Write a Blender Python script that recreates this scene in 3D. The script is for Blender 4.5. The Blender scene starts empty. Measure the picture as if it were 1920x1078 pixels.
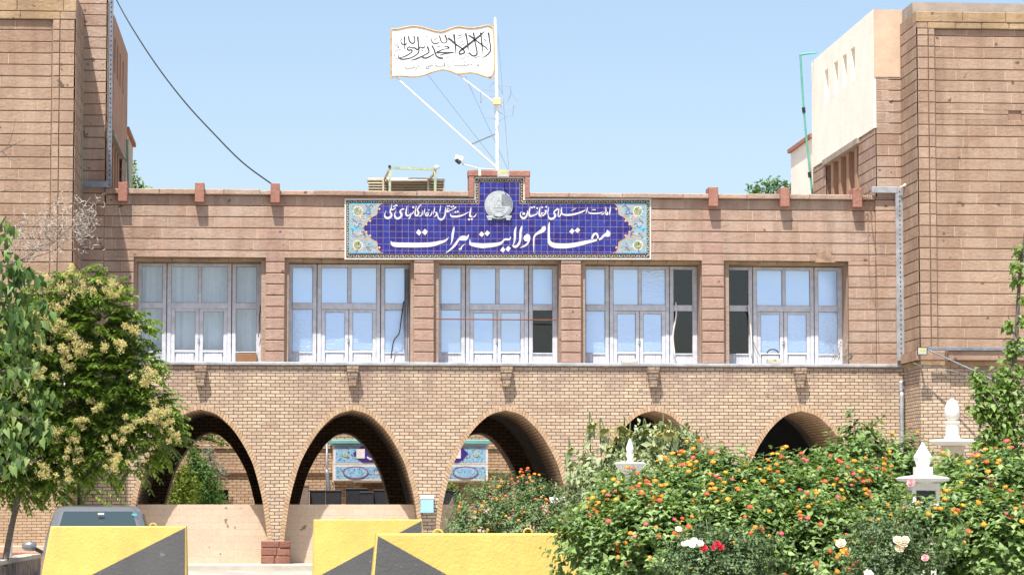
import bpy, math, random
import numpy as np
from mathutils import Vector, Matrix
R = math.radians
rnd = random.Random(7)
sc = bpy.context.scene
col = sc.collection

# ------------------------------------------------------------------ camera, sky, sun, exposure
ZC, DIST = 1.16, 67.0
FP = 5500.0
PIT = math.atan(421.0 / FP)
YAW = math.atan(424.0 * math.cos(PIT) / FP)
cam = bpy.data.cameras.new('camera')
cam.sensor_width = 36.0
cam.lens = FP / 1920.0 * 36.0
cam.clip_start, cam.clip_end = 0.5, 5000.0
camo = bpy.data.objects.new('camera', cam)
col.objects.link(camo)
camo.location = (0, -DIST, ZC)
camo.rotation_euler = (R(90) + PIT, 0, -YAW)
sc.camera = camo

SUN_DIR = Vector((0.43, 1.0, -2.3)).normalized()
w = bpy.data.worlds.new('World')
sc.world = w
w.use_nodes = True
nt = w.node_tree
bg = nt.nodes['Background']
sky = nt.nodes.new('ShaderNodeTexSky')
sky.sky_type = 'NISHITA'
sky.sun_disc = False
sky.sun_elevation = math.asin(-SUN_DIR.z)
sky.sun_rotation = math.atan2(-SUN_DIR.x, -SUN_DIR.y)
sky.altitude = 900
sky.air_density = 1.0
sky.dust_density = 4.0
sky.ozone_density = 0.0
nt.links.new(sky.outputs[0], bg.inputs[0])
bg.inputs[1].default_value = 0.094
sl = bpy.data.lights.new('sun', 'SUN')
sl.energy = 3.9
sl.angle = R(0.5)
sl.color = (1.0, 0.95, 0.87)
so = bpy.data.objects.new('sun', sl)
col.objects.link(so)
so.rotation_euler = SUN_DIR.to_track_quat('-Z', 'Y').to_euler()
so.location = (-20, -60, 60)
sc.view_settings.view_transform = 'Standard'
sc.view_settings.look = 'None'
sc.view_settings.exposure = 1.1
sc.view_settings.gamma = 1.0
sc.view_settings.use_curve_mapping = False

# ------------------------------------------------------------------ photo pixel -> place
_r = Vector((math.cos(YAW), -math.sin(YAW), 0))
_f = Vector((math.sin(YAW) * math.cos(PIT), math.cos(YAW) * math.cos(PIT), math.sin(PIT)))
_u = _r.cross(_f)
def P(px, py, Y):
    d = _r * (px - 960) + _u * (539 - py) + _f * FP
    t = (Y + DIST) / d.y
    return Vector((d.x * t, Y, ZC + d.z * t))
def PX(px, Y, py=600): return P(px, py, Y).x
def PZ(py, Y, px=900): return P(px, py, Y).z
def SCL(Y): return FP / (Y + DIST)          # pixels per metre

# ------------------------------------------------------------------ objects
WL = {}
def wl(o): return WL.get(o.name, Vector((0, 0, 0)))
def link(o, parent=None, loc=None):
    col.objects.link(o)
    if parent is None:
        o.location = loc or (0, 0, 0)
        WL[o.name] = Vector(o.location)
    else:
        o.parent = parent
        o.location = -wl(parent)
        WL[o.name] = Vector((0, 0, 0))
    return o
def tag(o, label=None, cat=None, group=None, kind=None):
    if label: o['label'] = label
    if cat: o['category'] = cat
    if group: o['group'] = group
    if kind: o['kind'] = kind
    return o
def thing(name, label, cat, loc=(0, 0, 0), group=None):
    o = bpy.data.objects.new(name, None)
    o.empty_display_size = 0.3
    link(o, None, Vector(loc))
    return tag(o, label, cat, group)
def mesh_obj(name, verts, faces, mats, parent=None, midx=None, smooth=False):
    me = bpy.data.meshes.new(name)
    me.from_pydata([tuple(v) for v in verts], [], faces)
    for m in (mats if isinstance(mats, (list, tuple)) else [mats]): me.materials.append(m)
    if midx is not None: me.polygons.foreach_set('material_index', midx)
    if smooth: me.polygons.foreach_set('use_smooth', [True] * len(me.polygons))
    me.update()
    return link(bpy.data.objects.new(name, me), parent)
def copy_tree(o, parent=None):
    c = o.copy(); col.objects.link(c)
    if parent: c.parent = parent
    for ch in o.children: copy_tree(ch, c)
    return c

class MB:
    def __init__(s): s.v, s.f, s.m = [], [], []
    def add(s, vs, fs, m=0):
        b = len(s.v); s.v += [tuple(v) for v in vs]
        for f in fs: s.f.append([b + i for i in f]); s.m.append(m)
    def box(s, x0, x1, y0, y1, z0, z1, m=0):
        s.add([(x0,y0,z0),(x1,y0,z0),(x1,y1,z0),(x0,y1,z0),(x0,y0,z1),(x1,y0,z1),(x1,y1,z1),(x0,y1,z1)],
              [(0,3,2,1),(4,5,6,7),(0,1,5,4),(1,2,6,5),(2,3,7,6),(3,0,4,7)], m)
    def bbox(s, x0, x1, y0, y1, z0, z1, b=0.01, m=0):       # box with chamfered front edges all round
        def ring(d, y): return [(x0+d,y,z0+d),(x1-d,y,z0+d),(x1-d,y,z1-d),(x0+d,y,z1-d)]
        vs = ring(b, y0) + ring(0, y0+b) + ring(0, y1-b) + ring(b, y1)
        fs = [(0,1,2,3)]
        for k in range(3):
            for i in range(4):
                j = (i+1) % 4
                fs.append((k*4+i, (k+1)*4+i, (k+1)*4+j, k*4+j))
        fs.append((15,14,13,12))
        s.add(vs, fs, m)
    def prism(s, pts, y0, y1, m=0, mside=None):             # pts: (x, z) outline, counter-clockwise seen from -Y
        n = len(pts)
        a = sum(pts[i][0]*pts[(i+1)%n][1]-pts[(i+1)%n][0]*pts[i][1] for i in range(n))
        if a < 0: pts = pts[::-1]
        b = len(s.v)
        s.v += [(p[0], y0, p[1]) for p in pts] + [(p[0], y1, p[1]) for p in pts]
        s.f.append([b+i for i in range(n)]); s.m.append(m)
        s.f.append([b+n+i for i in range(n)][::-1]); s.m.append(m if mside is None else mside)
        for i in range(n):
            j = (i+1) % n
            s.f.append([b+i, b+n+i, b+n+j, b+j]); s.m.append(m if mside is None else mside)
    def tube(s, pts, r, n=6, m=0, r1=None, cap=True):
        pts = [Vector(p) for p in pts]
        N = len(pts); b = len(s.v); ref = Vector((0.31, 0.2, 0.93))
        for i, p in enumerate(pts):
            t = (pts[min(i+1, N-1)] - pts[max(i-1, 0)])
            t = t.normalized() if t.length > 1e-9 else Vector((0, 0, 1))
            if abs(t.dot(ref)) > 0.97: ref = Vector((0.9, 0.3, 0.1))
            a = t.cross(ref).normalized(); c = t.cross(a)
            rr = r if r1 is None else r + (r1 - r) * i / max(1, N-1)
            if isinstance(r, (list, tuple)): rr = r[i]
            for k in range(n):
                q = 2*math.pi*k/n
                s.v.append(tuple(p + a*(math.cos(q)*rr) + c*(math.sin(q)*rr)))
        for i in range(N-1):
            for k in range(n):
                l = (k+1) % n
                s.f.append([b+i*n+k, b+i*n+l, b+(i+1)*n+l, b+(i+1)*n+k]); s.m.append(m)
        if cap:
            s.f.append([b+k for k in range(n)][::-1]); s.m.append(m)
            s.f.append([b+(N-1)*n+k for k in range(n)]); s.m.append(m)
    def bar(s, p, q, wd, hd, m=0):                            # square bar between two points
        p, q = Vector(p), Vector(q); t = (q-p).normalized()
        up = Vector((0,0,1)) if abs(t.z) < 0.95 else Vector((0,1,0))
        a = t.cross(up).normalized(); c = a.cross(t).normalized()
        vs = []
        for e in (p, q):
            for i, j in ((-1,-1),(1,-1),(1,1),(-1,1)): vs.append(e + a*(i*wd/2) + c*(j*hd/2))
        s.add(vs, [(0,1,2,3),(7,6,5,4),(0,4,5,1),(1,5,6,2),(2,6,7,3),(3,7,4,0)], m)
    def lathe(s, c, prof, n=16, m=0, flute=0.0, nf=0):
        b = len(s.v); N = len(prof)
        for r, z in prof:
            for k in range(n):
                q = 2*math.pi*k/n
                rr = r*(1+flute*math.cos(nf*q)) if nf else r
                s.v.append((c[0]+rr*math.cos(q), c[1]+rr*math.sin(q), c[2]+z))
        for i in range(N-1):
            for k in range(n):
                l = (k+1) % n
                s.f.append([b+i*n+k, b+i*n+l, b+(i+1)*n+l, b+(i+1)*n+k]); s.m.append(m)
        s.f.append([b+k for k in range(n)][::-1]); s.m.append(m)
        s.f.append([b+(N-1)*n+k for k in range(n)]); s.m.append(m)
    def build(s, name, mats, parent=None, smooth=False):
        return mesh_obj(name, s.v, s.f, mats, parent, s.m, smooth)
def smooth_pts(pts, k=4):                                     # Catmull-Rom through tuples of any size
    if len(pts) < 3: return [tuple(p) for p in pts]
    a = [np.array(p, float) for p in pts]
    a = [2*a[0]-a[1]] + a + [2*a[-1]-a[-2]]
    out = []
    for i in range(1, len(a)-2):
        for j in range(k):
            t = j/k
            out.append(0.5*((2*a[i]) + (-a[i-1]+a[i+1])*t + (2*a[i-1]-5*a[i]+4*a[i+1]-a[i+2])*t*t + (-a[i-1]+3*a[i]-3*a[i+1]+a[i+2])*t**3))
    out.append(a[-2])
    return [tuple(p) for p in out]

# ------------------------------------------------------------------ materials
def new_mat(name):
    m = bpy.data.materials.new(name); m.use_nodes = True
    n = m.node_tree.nodes; l = m.node_tree.links
    return m, n, l, n['Principled BSDF']
def c4(c): return (c[0], c[1], c[2], 1.0)
def mixc(n, l, fac, a, b, mode='MIX'):
    x = n.new('ShaderNodeMix'); x.data_type = 'RGBA'; x.blend_type = mode
    for sock, val in ((x.inputs[0], fac), (x.inputs[6], a), (x.inputs[7], b)):
        if hasattr(val, 'is_output'): l.new(val, sock)
        elif isinstance(val, (int, float)): sock.default_value = val
        else: sock.default_value = c4(val)
    return x.outputs[2]
def noise(n, l, scale, detail=4, rough=0.6, vec=None, lo=0.35, hi=0.65):
    t = n.new('ShaderNodeTexNoise'); t.inputs['Scale'].default_value = scale
    t.inputs['Detail'].default_value = detail; t.inputs['Roughness'].default_value = rough
    if vec is None:
        tc = n.new('ShaderNodeTexCoord'); vec = tc.outputs['Object']
    l.new(vec, t.inputs['Vector'])
    mr = n.new('ShaderNodeMapRange'); l.new(t.outputs[0], mr.inputs[0])
    mr.inputs[1].default_value = lo; mr.inputs[2].default_value = hi
    return mr.outputs[0]
def bump(n, l, bs, h, strength=0.3, dist=0.01):
    b = n.new('ShaderNodeBump'); b.inputs['Strength'].default_value = strength; b.inputs['Distance'].default_value = dist
    l.new(h, b.inputs['Height']); l.new(b.outputs[0], bs.inputs['Normal']); return b
def simple(name, c, rough=0.6, metal=0.0, var=0.12, nscale=6.0, bstr=0.0, spec=0.4):
    m, n, l, b = new_mat(name)
    f = noise(n, l, nscale)
    l.new(mixc(n, l, f, [x*(1-var) for x in c], [min(1, x*(1+var)) for x in c]), b.inputs['Base Color'])
    b.inputs['Roughness'].default_value = rough; b.inputs['Metallic'].default_value = metal
    b.inputs['Specular IOR Level'].default_value = spec
    if bstr: bump(n, l, b, noise(n, l, nscale*8, 6), bstr, 0.01)
    return m
def stone_mat(name, a, b_, stain, bstr=0.5):
    m, n, l, bs = new_mat(name)
    g = n.new('ShaderNodeNewGeometry')
    base = mixc(n, l, g.outputs['Random Per Island'], a, b_)
    big = noise(n, l, 0.9, 5, 0.65, lo=0.45, hi=0.7)
    c1 = mixc(n, l, big, base, stain)
    tc0 = n.new('ShaderNodeTexCoord'); mp0 = n.new('ShaderNodeMapping'); l.new(tc0.outputs['Object'], mp0.inputs[0]); mp0.inputs['Scale'].default_value = (1, 1, 0.14)
    c1 = mixc(n, l, 1.0, c1, mixc(n, l, noise(n, l, 3.2, 5, 0.65, mp0.outputs[0], 0.42, 0.72), (1.05,1.05,1.05), (0.80,0.78,0.76)), 'MULTIPLY')
    fine = noise(n, l, 22, 6, 0.75, lo=0.25, hi=0.75)
    c2 = mixc(n, l, fine, [x*0.80 for x in (1,1,1)], (1.16,1.16,1.16))
    c3 = mixc(n, l, 1.0, c1, c2, 'MULTIPLY')
    pit = noise(n, l, 5.5, 2, 0.4, lo=0.72, hi=0.75)
    l.new(mixc(n, l, pit, c3, [x*0.45 for x in a]), bs.inputs['Base Color'])
    bs.inputs['Roughness'].default_value = 0.9; bs.inputs['Specular IOR Level'].default_value = 0.15
    tc = n.new('ShaderNodeTexCoord'); mp = n.new('ShaderNodeMapping'); l.new(tc.outputs['Object'], mp.inputs[0])
    mp.inputs['Scale'].default_value = (1, 1, 1.4)
    bump(n, l, bs, noise(n, l, 9, 8, 0.72, mp.outputs[0], 0.2, 0.8), bstr, 0.035)
    return m
def brick_mat(name, a, b_, mortar, bw=0.21, rh=0.0785, ms=0.0075, uv=False, patch=(0.30,0.17,0.12), pamt=0.65, bstr=0.7, band=None):
    m, n, l, bs = new_mat(name)
    tc = n.new('ShaderNodeTexCoord')
    cx = n.new('ShaderNodeCombineXYZ')
    if uv:
        vec = tc.outputs['UV']
    else:
        sp = n.new('ShaderNodeSeparateXYZ'); l.new(tc.outputs['Object'], sp.inputs[0])
        ad = n.new('ShaderNodeMath'); l.new(sp.outputs[0], ad.inputs[0]); l.new(sp.outputs[1], ad.inputs[1])
        l.new(ad.outputs[0], cx.inputs[0]); l.new(sp.outputs[2], cx.inputs[1]); vec = cx.outputs[0]
    # a little waviness so rows are not ruler-straight
    nz = n.new('ShaderNodeTexNoise'); nz.inputs['Scale'].default_value = 2.3; l.new(vec, nz.inputs['Vector'])
    sub = n.new('ShaderNodeVectorMath'); sub.operation = 'SUBTRACT'; l.new(nz.outputs[1], sub.inputs[0]); sub.inputs[1].default_value = (0.5,0.5,0.5)
    scl = n.new('ShaderNodeVectorMath'); scl.operation = 'SCALE'; l.new(sub.outputs[0], scl.inputs[0]); scl.inputs['Scale'].default_value = 0.03
    av = n.new('ShaderNodeVectorMath'); l.new(vec, av.inputs[0]); l.new(scl.outputs[0], av.inputs[1])
    br = n.new('ShaderNodeTexBrick'); l.new(av.outputs[0], br.inputs['Vector'])
    br.offset = 0.5
    br.inputs['Color1'].default_value = c4(a); br.inputs['Color2'].default_value = c4(b_); br.inputs['Mortar'].default_value = c4(mortar)
    br.inputs['Scale'].default_value = 1.0; br.inputs['Mortar Size'].default_value = ms; br.inputs['Mortar Smooth'].default_value = 0.15
    br.inputs['Brick Width'].default_value = bw; br.inputs['Row Height'].default_value = rh
    big = noise(n, l, 0.75, 6, 0.7, lo=0.5, hi=0.78)
    sc_ = n.new('ShaderNodeMath'); sc_.operation = 'MULTIPLY'; l.new(big, sc_.inputs[0]); sc_.inputs[1].default_value = pamt
    c1 = mixc(n, l, sc_.outputs[0], br.outputs['Color'], patch)
    if band:                                                   # water stains under the ledge
        mp = n.new('ShaderNodeMapping'); l.new(tc.outputs['Object'], mp.inputs[0]); mp.inputs['Scale'].default_value = (1.0, 1.0, 0.45)
        st = noise(n, l, 1.5, 6, 0.7, mp.outputs[0], 0.44, 0.66)
        s3 = n.new('ShaderNodeSeparateXYZ'); l.new(tc.outputs['Object'], s3.inputs[0])
        mr = n.new('ShaderNodeMapRange'); l.new(s3.outputs[2], mr.inputs[0]); mr.inputs[1].default_value = band[0]; mr.inputs[2].default_value = band[1]; mr.inputs[4].default_value = 0.85
        mu = n.new('ShaderNodeMath'); mu.operation = 'MULTIPLY'; l.new(st, mu.inputs[0]); l.new(mr.outputs[0], mu.inputs[1])
        c1 = mixc(n, l, mu.outputs[0], c1, (0.235, 0.17, 0.15))
    fine = noise(n, l, 30, 5, 0.7, lo=0.25, hi=0.75)
    c2 = mixc(n, l, 1.0, c1, mixc(n, l, fine, (0.82,0.82,0.82), (1.14,1.14,1.14)), 'MULTIPLY')
    pit = noise(n, l, 4.2, 2, 0.45, lo=0.715, hi=0.745)
    l.new(mixc(n, l, pit, c2, [x*0.4 for x in a]), bs.inputs['Base Color'])
    bs.inputs['Roughness'].default_value = 0.92; bs.inputs['Specular IOR Level'].default_value = 0.15
    inv = n.new('ShaderNodeMath'); inv.operation = 'SUBTRACT'; inv.inputs[0].default_value = 1.0; l.new(br.outputs['Fac'], inv.inputs[1])
    ad2 = n.new('ShaderNodeMath'); ad2.operation = 'MULTIPLY_ADD'; l.new(fine, ad2.inputs[0]); ad2.inputs[1].default_value = 0.25; l.new(inv.outputs[0], ad2.inputs[2])
    bump(n, l, bs, ad2.outputs[0], bstr, 0.012)
    return m
def painted(name, c, under, amt=0.70, rough=0.65):
    m, n, l, b = new_mat(name)
    c1 = mixc(n, l, noise(n, l, 1.6, 6, .7), [x*.90 for x in c], [min(1,x*1.07) for x in c])
    chip = noise(n, l, 7, 8, .7, lo=amt, hi=amt+.03)
    c2 = mixc(n, l, chip, c1, under)
    mp = n.new('ShaderNodeMapping'); tc = n.new('ShaderNodeTexCoord'); l.new(tc.outputs['Object'], mp.inputs[0]); mp.inputs['Scale'].default_value = (1,1,.25)
    dirt = noise(n, l, 5, 6, .7, mp.outputs[0], .52, .80); dm = n.new('ShaderNodeMath'); dm.operation = 'MULTIPLY'; l.new(dirt, dm.inputs[0]); dm.inputs[1].default_value = .45
    l.new(mixc(n, l, dm.outputs[0], c2, [x*.55+.05 for x in c]), b.inputs['Base Color'])
    b.inputs['Roughness'].default_value = rough; b.inputs['Specular IOR Level'].default_value = .3
    bump(n, l, b, noise(n, l, 26, 6), .3, .01); return m
def island_mat(name, cols, rough=0.55, trans=0.0, spec=0.3, bstr=0):
    m, n, l, b = new_mat(name)
    g = n.new('ShaderNodeNewGeometry')
    r = n.new('ShaderNodeValToRGB'); l.new(g.outputs['Random Per Island'], r.inputs[0])
    e = r.color_ramp.elements
    while len(e) < len(cols): e.new(0.5)
    for i, c in enumerate(cols): e[i].position = i/(len(cols)-1); e[i].color = c4(c)
    l.new(r.outputs[0], b.inputs['Base Color'])
    b.inputs['Roughness'].default_value = rough; b.inputs['Specular IOR Level'].default_value = spec
    if trans:
        t = n.new('ShaderNodeBsdfTranslucent')
        l.new(mixc(n, l, 1.0, r.outputs[0], (1.3,1.25,0.55), 'MULTIPLY'), t.inputs[0])
        mx = n.new('ShaderNodeMixShader'); mx.inputs[0].default_value = trans
        l.new(b.outputs[0], mx.inputs[1]); l.new(t.outputs[0], mx.inputs[2])
        l.new(mx.outputs[0], n['Material Output'].inputs[0])
    if bstr: bump(n, l, b, noise(n, l, 30, 5), bstr, 0.01)
    return m

STONE_P = stone_mat('stone_pink', (0.325,0.22,0.165), (0.42,0.295,0.225), (0.42,0.33,0.27))
STONE_T = stone_mat('stone_tan', (0.32,0.22,0.158), (0.405,0.292,0.212), (0.30,0.195,0.138))
STONE_O = stone_mat('stone_ochre', (0.37,0.255,0.15), (0.43,0.305,0.19), (0.25,0.17,0.105))
STONE_K = stone_mat('stone_pier', (0.34,0.22,0.172), (0.40,0.27,0.215), (0.39,0.28,0.23))
STONE_R = stone_mat('stone_red', (0.34,0.165,0.125), (0.38,0.20,0.155), (0.28,0.125,0.10))
PATCHC = simple('patch_mortar', (0.30,0.205,0.14), 0.95, 0, .3, 8, .5)
STONE_D = stone_mat('stone_pedestal', (0.22,0.10,0.075), (0.30,0.15,0.11), (0.16,0.08,0.06))
MORT = simple('joint_mortar', (0.50,0.37,0.275), 0.95)
GROOVE = simple('groove_stone', (0.27,0.17,0.12), 0.95)
BRICK = brick_mat('brick_buff', (0.56,0.45,0.32), (0.44,0.325,0.235), (0.12,0.08,0.062), ms=0.009, patch=(0.30,0.185,0.14), pamt=0.7, band=(3.35, 4.55))  # mortar colour on the bricks darkened to include shade in the recessed joints
BRICK_L = brick_mat('brick_buff_small', (0.50,0.37,0.24), (0.43,0.295,0.185), (0.17,0.10,0.065), 0.2, 0.064, 0.006, pamt=0.25)
BRICK_F = brick_mat('brick_far', (0.42,0.30,0.20), (0.34,0.23,0.15), (0.13,0.08,0.055), 0.24, 0.09, 0.010)
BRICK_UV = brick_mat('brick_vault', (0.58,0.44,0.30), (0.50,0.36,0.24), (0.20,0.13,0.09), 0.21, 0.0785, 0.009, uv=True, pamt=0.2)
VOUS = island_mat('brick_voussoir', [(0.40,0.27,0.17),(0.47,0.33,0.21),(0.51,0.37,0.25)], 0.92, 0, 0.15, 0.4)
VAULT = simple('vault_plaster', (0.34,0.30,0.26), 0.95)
BLOCKW = brick_mat('painted_block', (0.55,0.43,0.315), (0.59,0.47,0.35), (0.48,0.41,0.37), 0.36, 0.155, 0.010, patch=(0.62,0.42,0.26), pamt=0.4, bstr=0.12)
PLASTER_W = simple('plaster_cream', (0.90,0.84,0.72), 0.9, var=0.05, nscale=1.4, bstr=0.25)
PLASTER_P = simple('plaster_pink', (0.54,0.40,0.29), 0.9, var=0.14, nscale=1.2, bstr=0.25)
PLASTER_B = simple('plaster_brown', (0.40,0.235,0.15), 0.9, var=0.12, nscale=1.2, bstr=0.25)
CEMENT = simple('cement', (0.33,0.28,0.23), 0.95, var=0.15, nscale=3, bstr=0.3)
ZINC = simple('zinc', (0.42,0.44,0.47), 0.45, 0.5, 0.2, 4)
STEEL = simple('grey_steel', (0.22,0.24,0.27), 0.5, 0.5, 0.2, 5)
LILAC = simple('lilac_paint', (0.52,0.525,0.57), 0.6, 0, 0.12, 8, 0.15)
BLACK = simple('black_rubber', (0.02,0.02,0.022), 0.5)
DGREY = simple('dark_grey', (0.05,0.05,0.055), 0.6)
WHITE = simple('white_paint', (0.80,0.79,0.75), 0.55, 0, 0.06, 5)
WHITE_D = painted('white_weathered', (0.70,0.67,0.60), (0.42,0.38,0.32), 0.70, 0.6)
RUST = simple('rust', (0.20,0.075,0.045), 0.85, 0.1, 0.3, 14)
REDTRIM = simple('red_trim', (0.36,0.155,0.10), 0.8)
GREENPIPE = simple('green_pipe', (0.10,0.36,0.27), 0.45)
MINT = simple('mint_paint', (0.36,0.43,0.28), 0.65, 0, 0.25, 9)
CREAMM = simple('cream_metal', (0.52,0.48,0.37), 0.5, 0.1, 0.12, 5)
TIMBER = simple('tan_tube', (0.52,0.33,0.15), 0.6, 0, 0.2, 12)
LAMPG = simple('lamp_glass', (0.55,0.58,0.52), 0.2)
LAMPY = simple('lamp_yellow', (0.70,0.62,0.18), 0.4)
YELLOWB = simple('yellow_box', (0.62,0.58,0.30), 0.5)
SKYBLUE = simple('sky_blue_paint', (0.30,0.52,0.72), 0.5, 0, 0.08, 4)
def film_mat(name='mirror_film', rip=0.38):
    m, n, l, b = new_mat(name)
    b.inputs['Base Color'].default_value = (0.54,0.70,0.93,1); b.inputs['Metallic'].default_value = 0.9
    b.inputs['Roughness'].default_value = 0.32
    tc = n.new('ShaderNodeTexCoord'); mp = n.new('ShaderNodeMapping'); l.new(tc.outputs['Object'], mp.inputs[0])
    mp.inputs['Scale'].default_value = (1.0, 1.0, 2.6)
    bump(n, l, b, noise(n, l, 11, 4, 0.6, mp.outputs[0], 0.25, 0.75), rip, 0.02)
    return m
FILM = film_mat('rippled_film', 0.42); FILM_S = film_mat('smooth_film', 0.05)
def glass_mat(name, fac=0.12, tint=(0.9,0.95,1.0)):
    m, n, l, b = new_mat(name)
    t = n.new('ShaderNodeBsdfTransparent'); t.inputs[0].default_value = c4(tint)
    g = n.new('ShaderNodeBsdfGlossy'); g.inputs['Roughness'].default_value = 0.04
    mx = n.new('ShaderNodeMixShader'); mx.inputs[0].default_value = fac; l.new(t.outputs[0], mx.inputs[1]); l.new(g.outputs[0], mx.inputs[2])
    l.new(mx.outputs[0], n['Material Output'].inputs[0])
    return m
GLASS_D = glass_mat('bare_glass', 0.045)
GLASS = glass_mat('window_glass', 0.11)
CURTAIN = simple('curtain_cloth', (0.86,0.87,0.88), 0.9, 0, 0.06, 3)
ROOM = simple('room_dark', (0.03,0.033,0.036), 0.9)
# ------------------------------------------------------------------ setting
def gz(Y): return 0.0 if Y > -3 else (-0.5 if Y < -17 else -0.5*(-3-Y)/14.0)
ASPH = simple('asphalt', (0.34,0.315,0.28), 0.95, 0, 0.18, 1.2, 0.3)
PAVE = simple('pavement_concrete', (0.48,0.43,0.36), 0.95, 0, 0.12, 1.5, 0.2)
ys = [-900,-300,-120,-60,-40,-25,-17,-13,-9,-6,-3,0,30,120,900]
gv, gf = [], []
for y in ys:
    for x in (-900,-60,-20,0,20,60,900): gv.append((x, y, gz(y) - (0.13 if y < 5 else 0.13)))
for i in range(len(ys)-1):
    for j in range(6): gf.append((i*7+j, i*7+j+1, (i+1)*7+j+1, (i+1)*7+j))
tag(mesh_obj('ground', gv, gf, ASPH), kind='structure')
b = MB(); b.bbox(-14, 24, -1.0, 10.38, -0.25, 0.0, 0.02)
tag(b.build('pavement', PAVE), kind='structure')
b = MB(); b.box(-30, 40, 10.4, 60, -0.2, 0.02)
tag(b.build('courtyard_ground', PAVE), kind='structure')

CH = 0.2555                                                # stone course height
ZG = PZ(410, 0, 800)                                       # one groove level
def levels(z0, z1):
    k = math.ceil((z0 - ZG)/CH - 0.02); zs = [z0]
    while ZG + k*CH < z1 - 0.05:
        if ZG + k*CH > z0 + 0.05: zs.append(ZG + k*CH)
        k += 1
    return zs + [z1]
def courses(mb, p0, p1, z0, z1, th=0.035, openings=(), cuts=(), groove=0.022, lens=(0.45, 1.15), seed=1, m=0, mm=1, mg=2, backing=True):
    """stone courses on a vertical face from p0 to p1 (x, y); outward = right-hand side of p0->p1"""
    rr = random.Random(seed)
    p0 = Vector((p0[0], p0[1])); p1 = Vector((p1[0], p1[1])); L = (p1-p0).length; t = (p1-p0)/L
    nrm = Vector((t.y, -t.x))
    def pt(s, d, z):
        q = p0 + t*s + nrm*d; return (q.x, q.y, z)
    zs = levels(z0, z1)
    for a, c in zip(zs[:-1], zs[1:]):
        s = -rr.uniform(0, lens[0]); joints = []
        while s < L: joints.append(s); s += rr.uniform(*lens)
        cutz = sorted(set([a, c] + [z for o in openings for z in o[2:4] if a+0.02 < z < c-0.02]))
        for za, zb in zip(cutz[:-1], cutz[1:]):
            free = [(0, L)]
            for o in openings:
                if o[2] < (za+zb)/2 < o[3]:
                    nf = []
                    for f0, f1 in free:
                        if o[1] <= f0 or o[0] >= f1: nf.append((f0, f1)); continue
                        if o[0] > f0: nf.append((f0, o[0]))
                        if o[1] < f1: nf.append((o[1], f1))
                    free = nf
            bz = za + (groove/2 if za == a else 0); tz = zb - (groove/2 if zb == c else 0)
            for f0, f1 in free:
                if f1 - f0 < 0.03: continue
                d = th - 0.004
                mb.add([pt(f0,0,bz),pt(f1,0,bz),pt(f1,0,tz),pt(f0,0,tz),pt(f0,d,bz+.004),pt(f1,d,bz+.004),pt(f1,d,tz-.004),pt(f0,d,tz-.004)],
                       [(4,5,6,7),(0,1,5,4),(1,2,6,5),(2,3,7,6),(3,0,4,7)], mm)
                ed = [f0] + [j for j in joints if f0+0.12 < j < f1-0.12] + list(c_ for c_ in cuts if f0 < c_ < f1) + [f1]
                ed = sorted(ed)
                for e0, e1 in zip(ed[:-1], ed[1:]):
                    g0 = 0.0045 if e0 > f0 else 0; g1 = 0.0045 if e1 < f1 else 0
                    if any(abs(e0-c_) < 1e-6 for c_ in cuts): g0 = 0.02
                    if any(abs(e1-c_) < 1e-6 for c_ in cuts): g1 = 0.02
                    d = th + rr.uniform(-0.003, 0.004); ch = 0.008
                    j = [rr.uniform(-0.003, 0.003) for _ in range(4)]
                    x0, x1 = e0+g0, e1-g1
                    vs = [pt(x0,0,bz+j[0]),pt(x1,0,bz+j[1]),pt(x1,0,tz+j[2]),pt(x0,0,tz+j[3]),
                          pt(x0,d-ch,bz+j[0]),pt(x1,d-ch,bz+j[1]),pt(x1,d-ch,tz+j[2]),pt(x0,d-ch,tz+j[3]),
                          pt(x0+ch*.4,d,bz+ch+j[0]),pt(x1-ch*.4,d,bz+ch+j[1]),pt(x1-ch*.4,d,tz-ch+j[2]),pt(x0+ch*.4,d,tz-ch+j[3])]
                    mb.add(vs, [(8,9,10,11),(0,1,5,4),(1,2,6,5),(2,3,7,6),(3,0,4,7),(4,5,9,8),(5,6,10,9),(6,7,11,10),(7,4,8,11)], m)
    return pt

# ------------------------------------------------------------------ gatehouse (the bridge between the towers)
XL, XR = PX(137, -2.6, 300), PX(1722, -1.8, 300)          # inner front corners of the towers
FX0, FX1 = PX(152, 0, 300), PX(1700, 0, 500)              # facade ends
SX0, SX1 = PX(195, -0.05, 400), PX(1641, -0.05, 420)      # small steps beside the towers
Z_LEDGE = PZ(682, 0, 900); Z_BAND = PZ(486, 0, 900); Z_PAR = PZ(370, 0, 900); Z_TOP = PZ(361, 0, 900)
house = thing('gatehouse', 'long two-storey gatehouse with five brick arches below and windowed stone wall above', 'building', ((FX0+FX1)/2, 0, 0))
WIN = [(258,490),(541,768),(820,1045),(1092,1310),(1360,1580)]
OUT = [(250,498),(533,776),(813,1052),(1089,1316),(1357,1591)]
openX = [(PX(a,0,580), PX(c,0,580)) for a, c in OUT]
WY = 0.70
winX = [(PX(a,WY,580), min(PX(c,WY,580), o_[1]-.012)) for (a, c), o_ in zip(WIN, openX)]
mb = MB()
courses(mb, (FX0, 0), (FX1, 0), Z_LEDGE, Z_PAR, openings=[(a-FX0, c-FX0, Z_LEDGE-1, Z_BAND) for a, c in openX], seed=3)
# solid wall behind the courses: band above windows, piers, ends
mb.box(FX0, FX1, 0.0, 1.1, Z_BAND+0.001, Z_PAR-0.002, 2)
edges = [FX0] + [v for p in openX for v in p] + [FX1]
for i in range(0, len(edges), 2): mb.box(edges[i]+0.0, edges[i+1]-0.0, 0.001, 1.1, Z_LEDGE-0.05, Z_BAND-0.001, 2)
upper = mb.build('upper_wall', [STONE_P, MORT, GROOVE], house)
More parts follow.
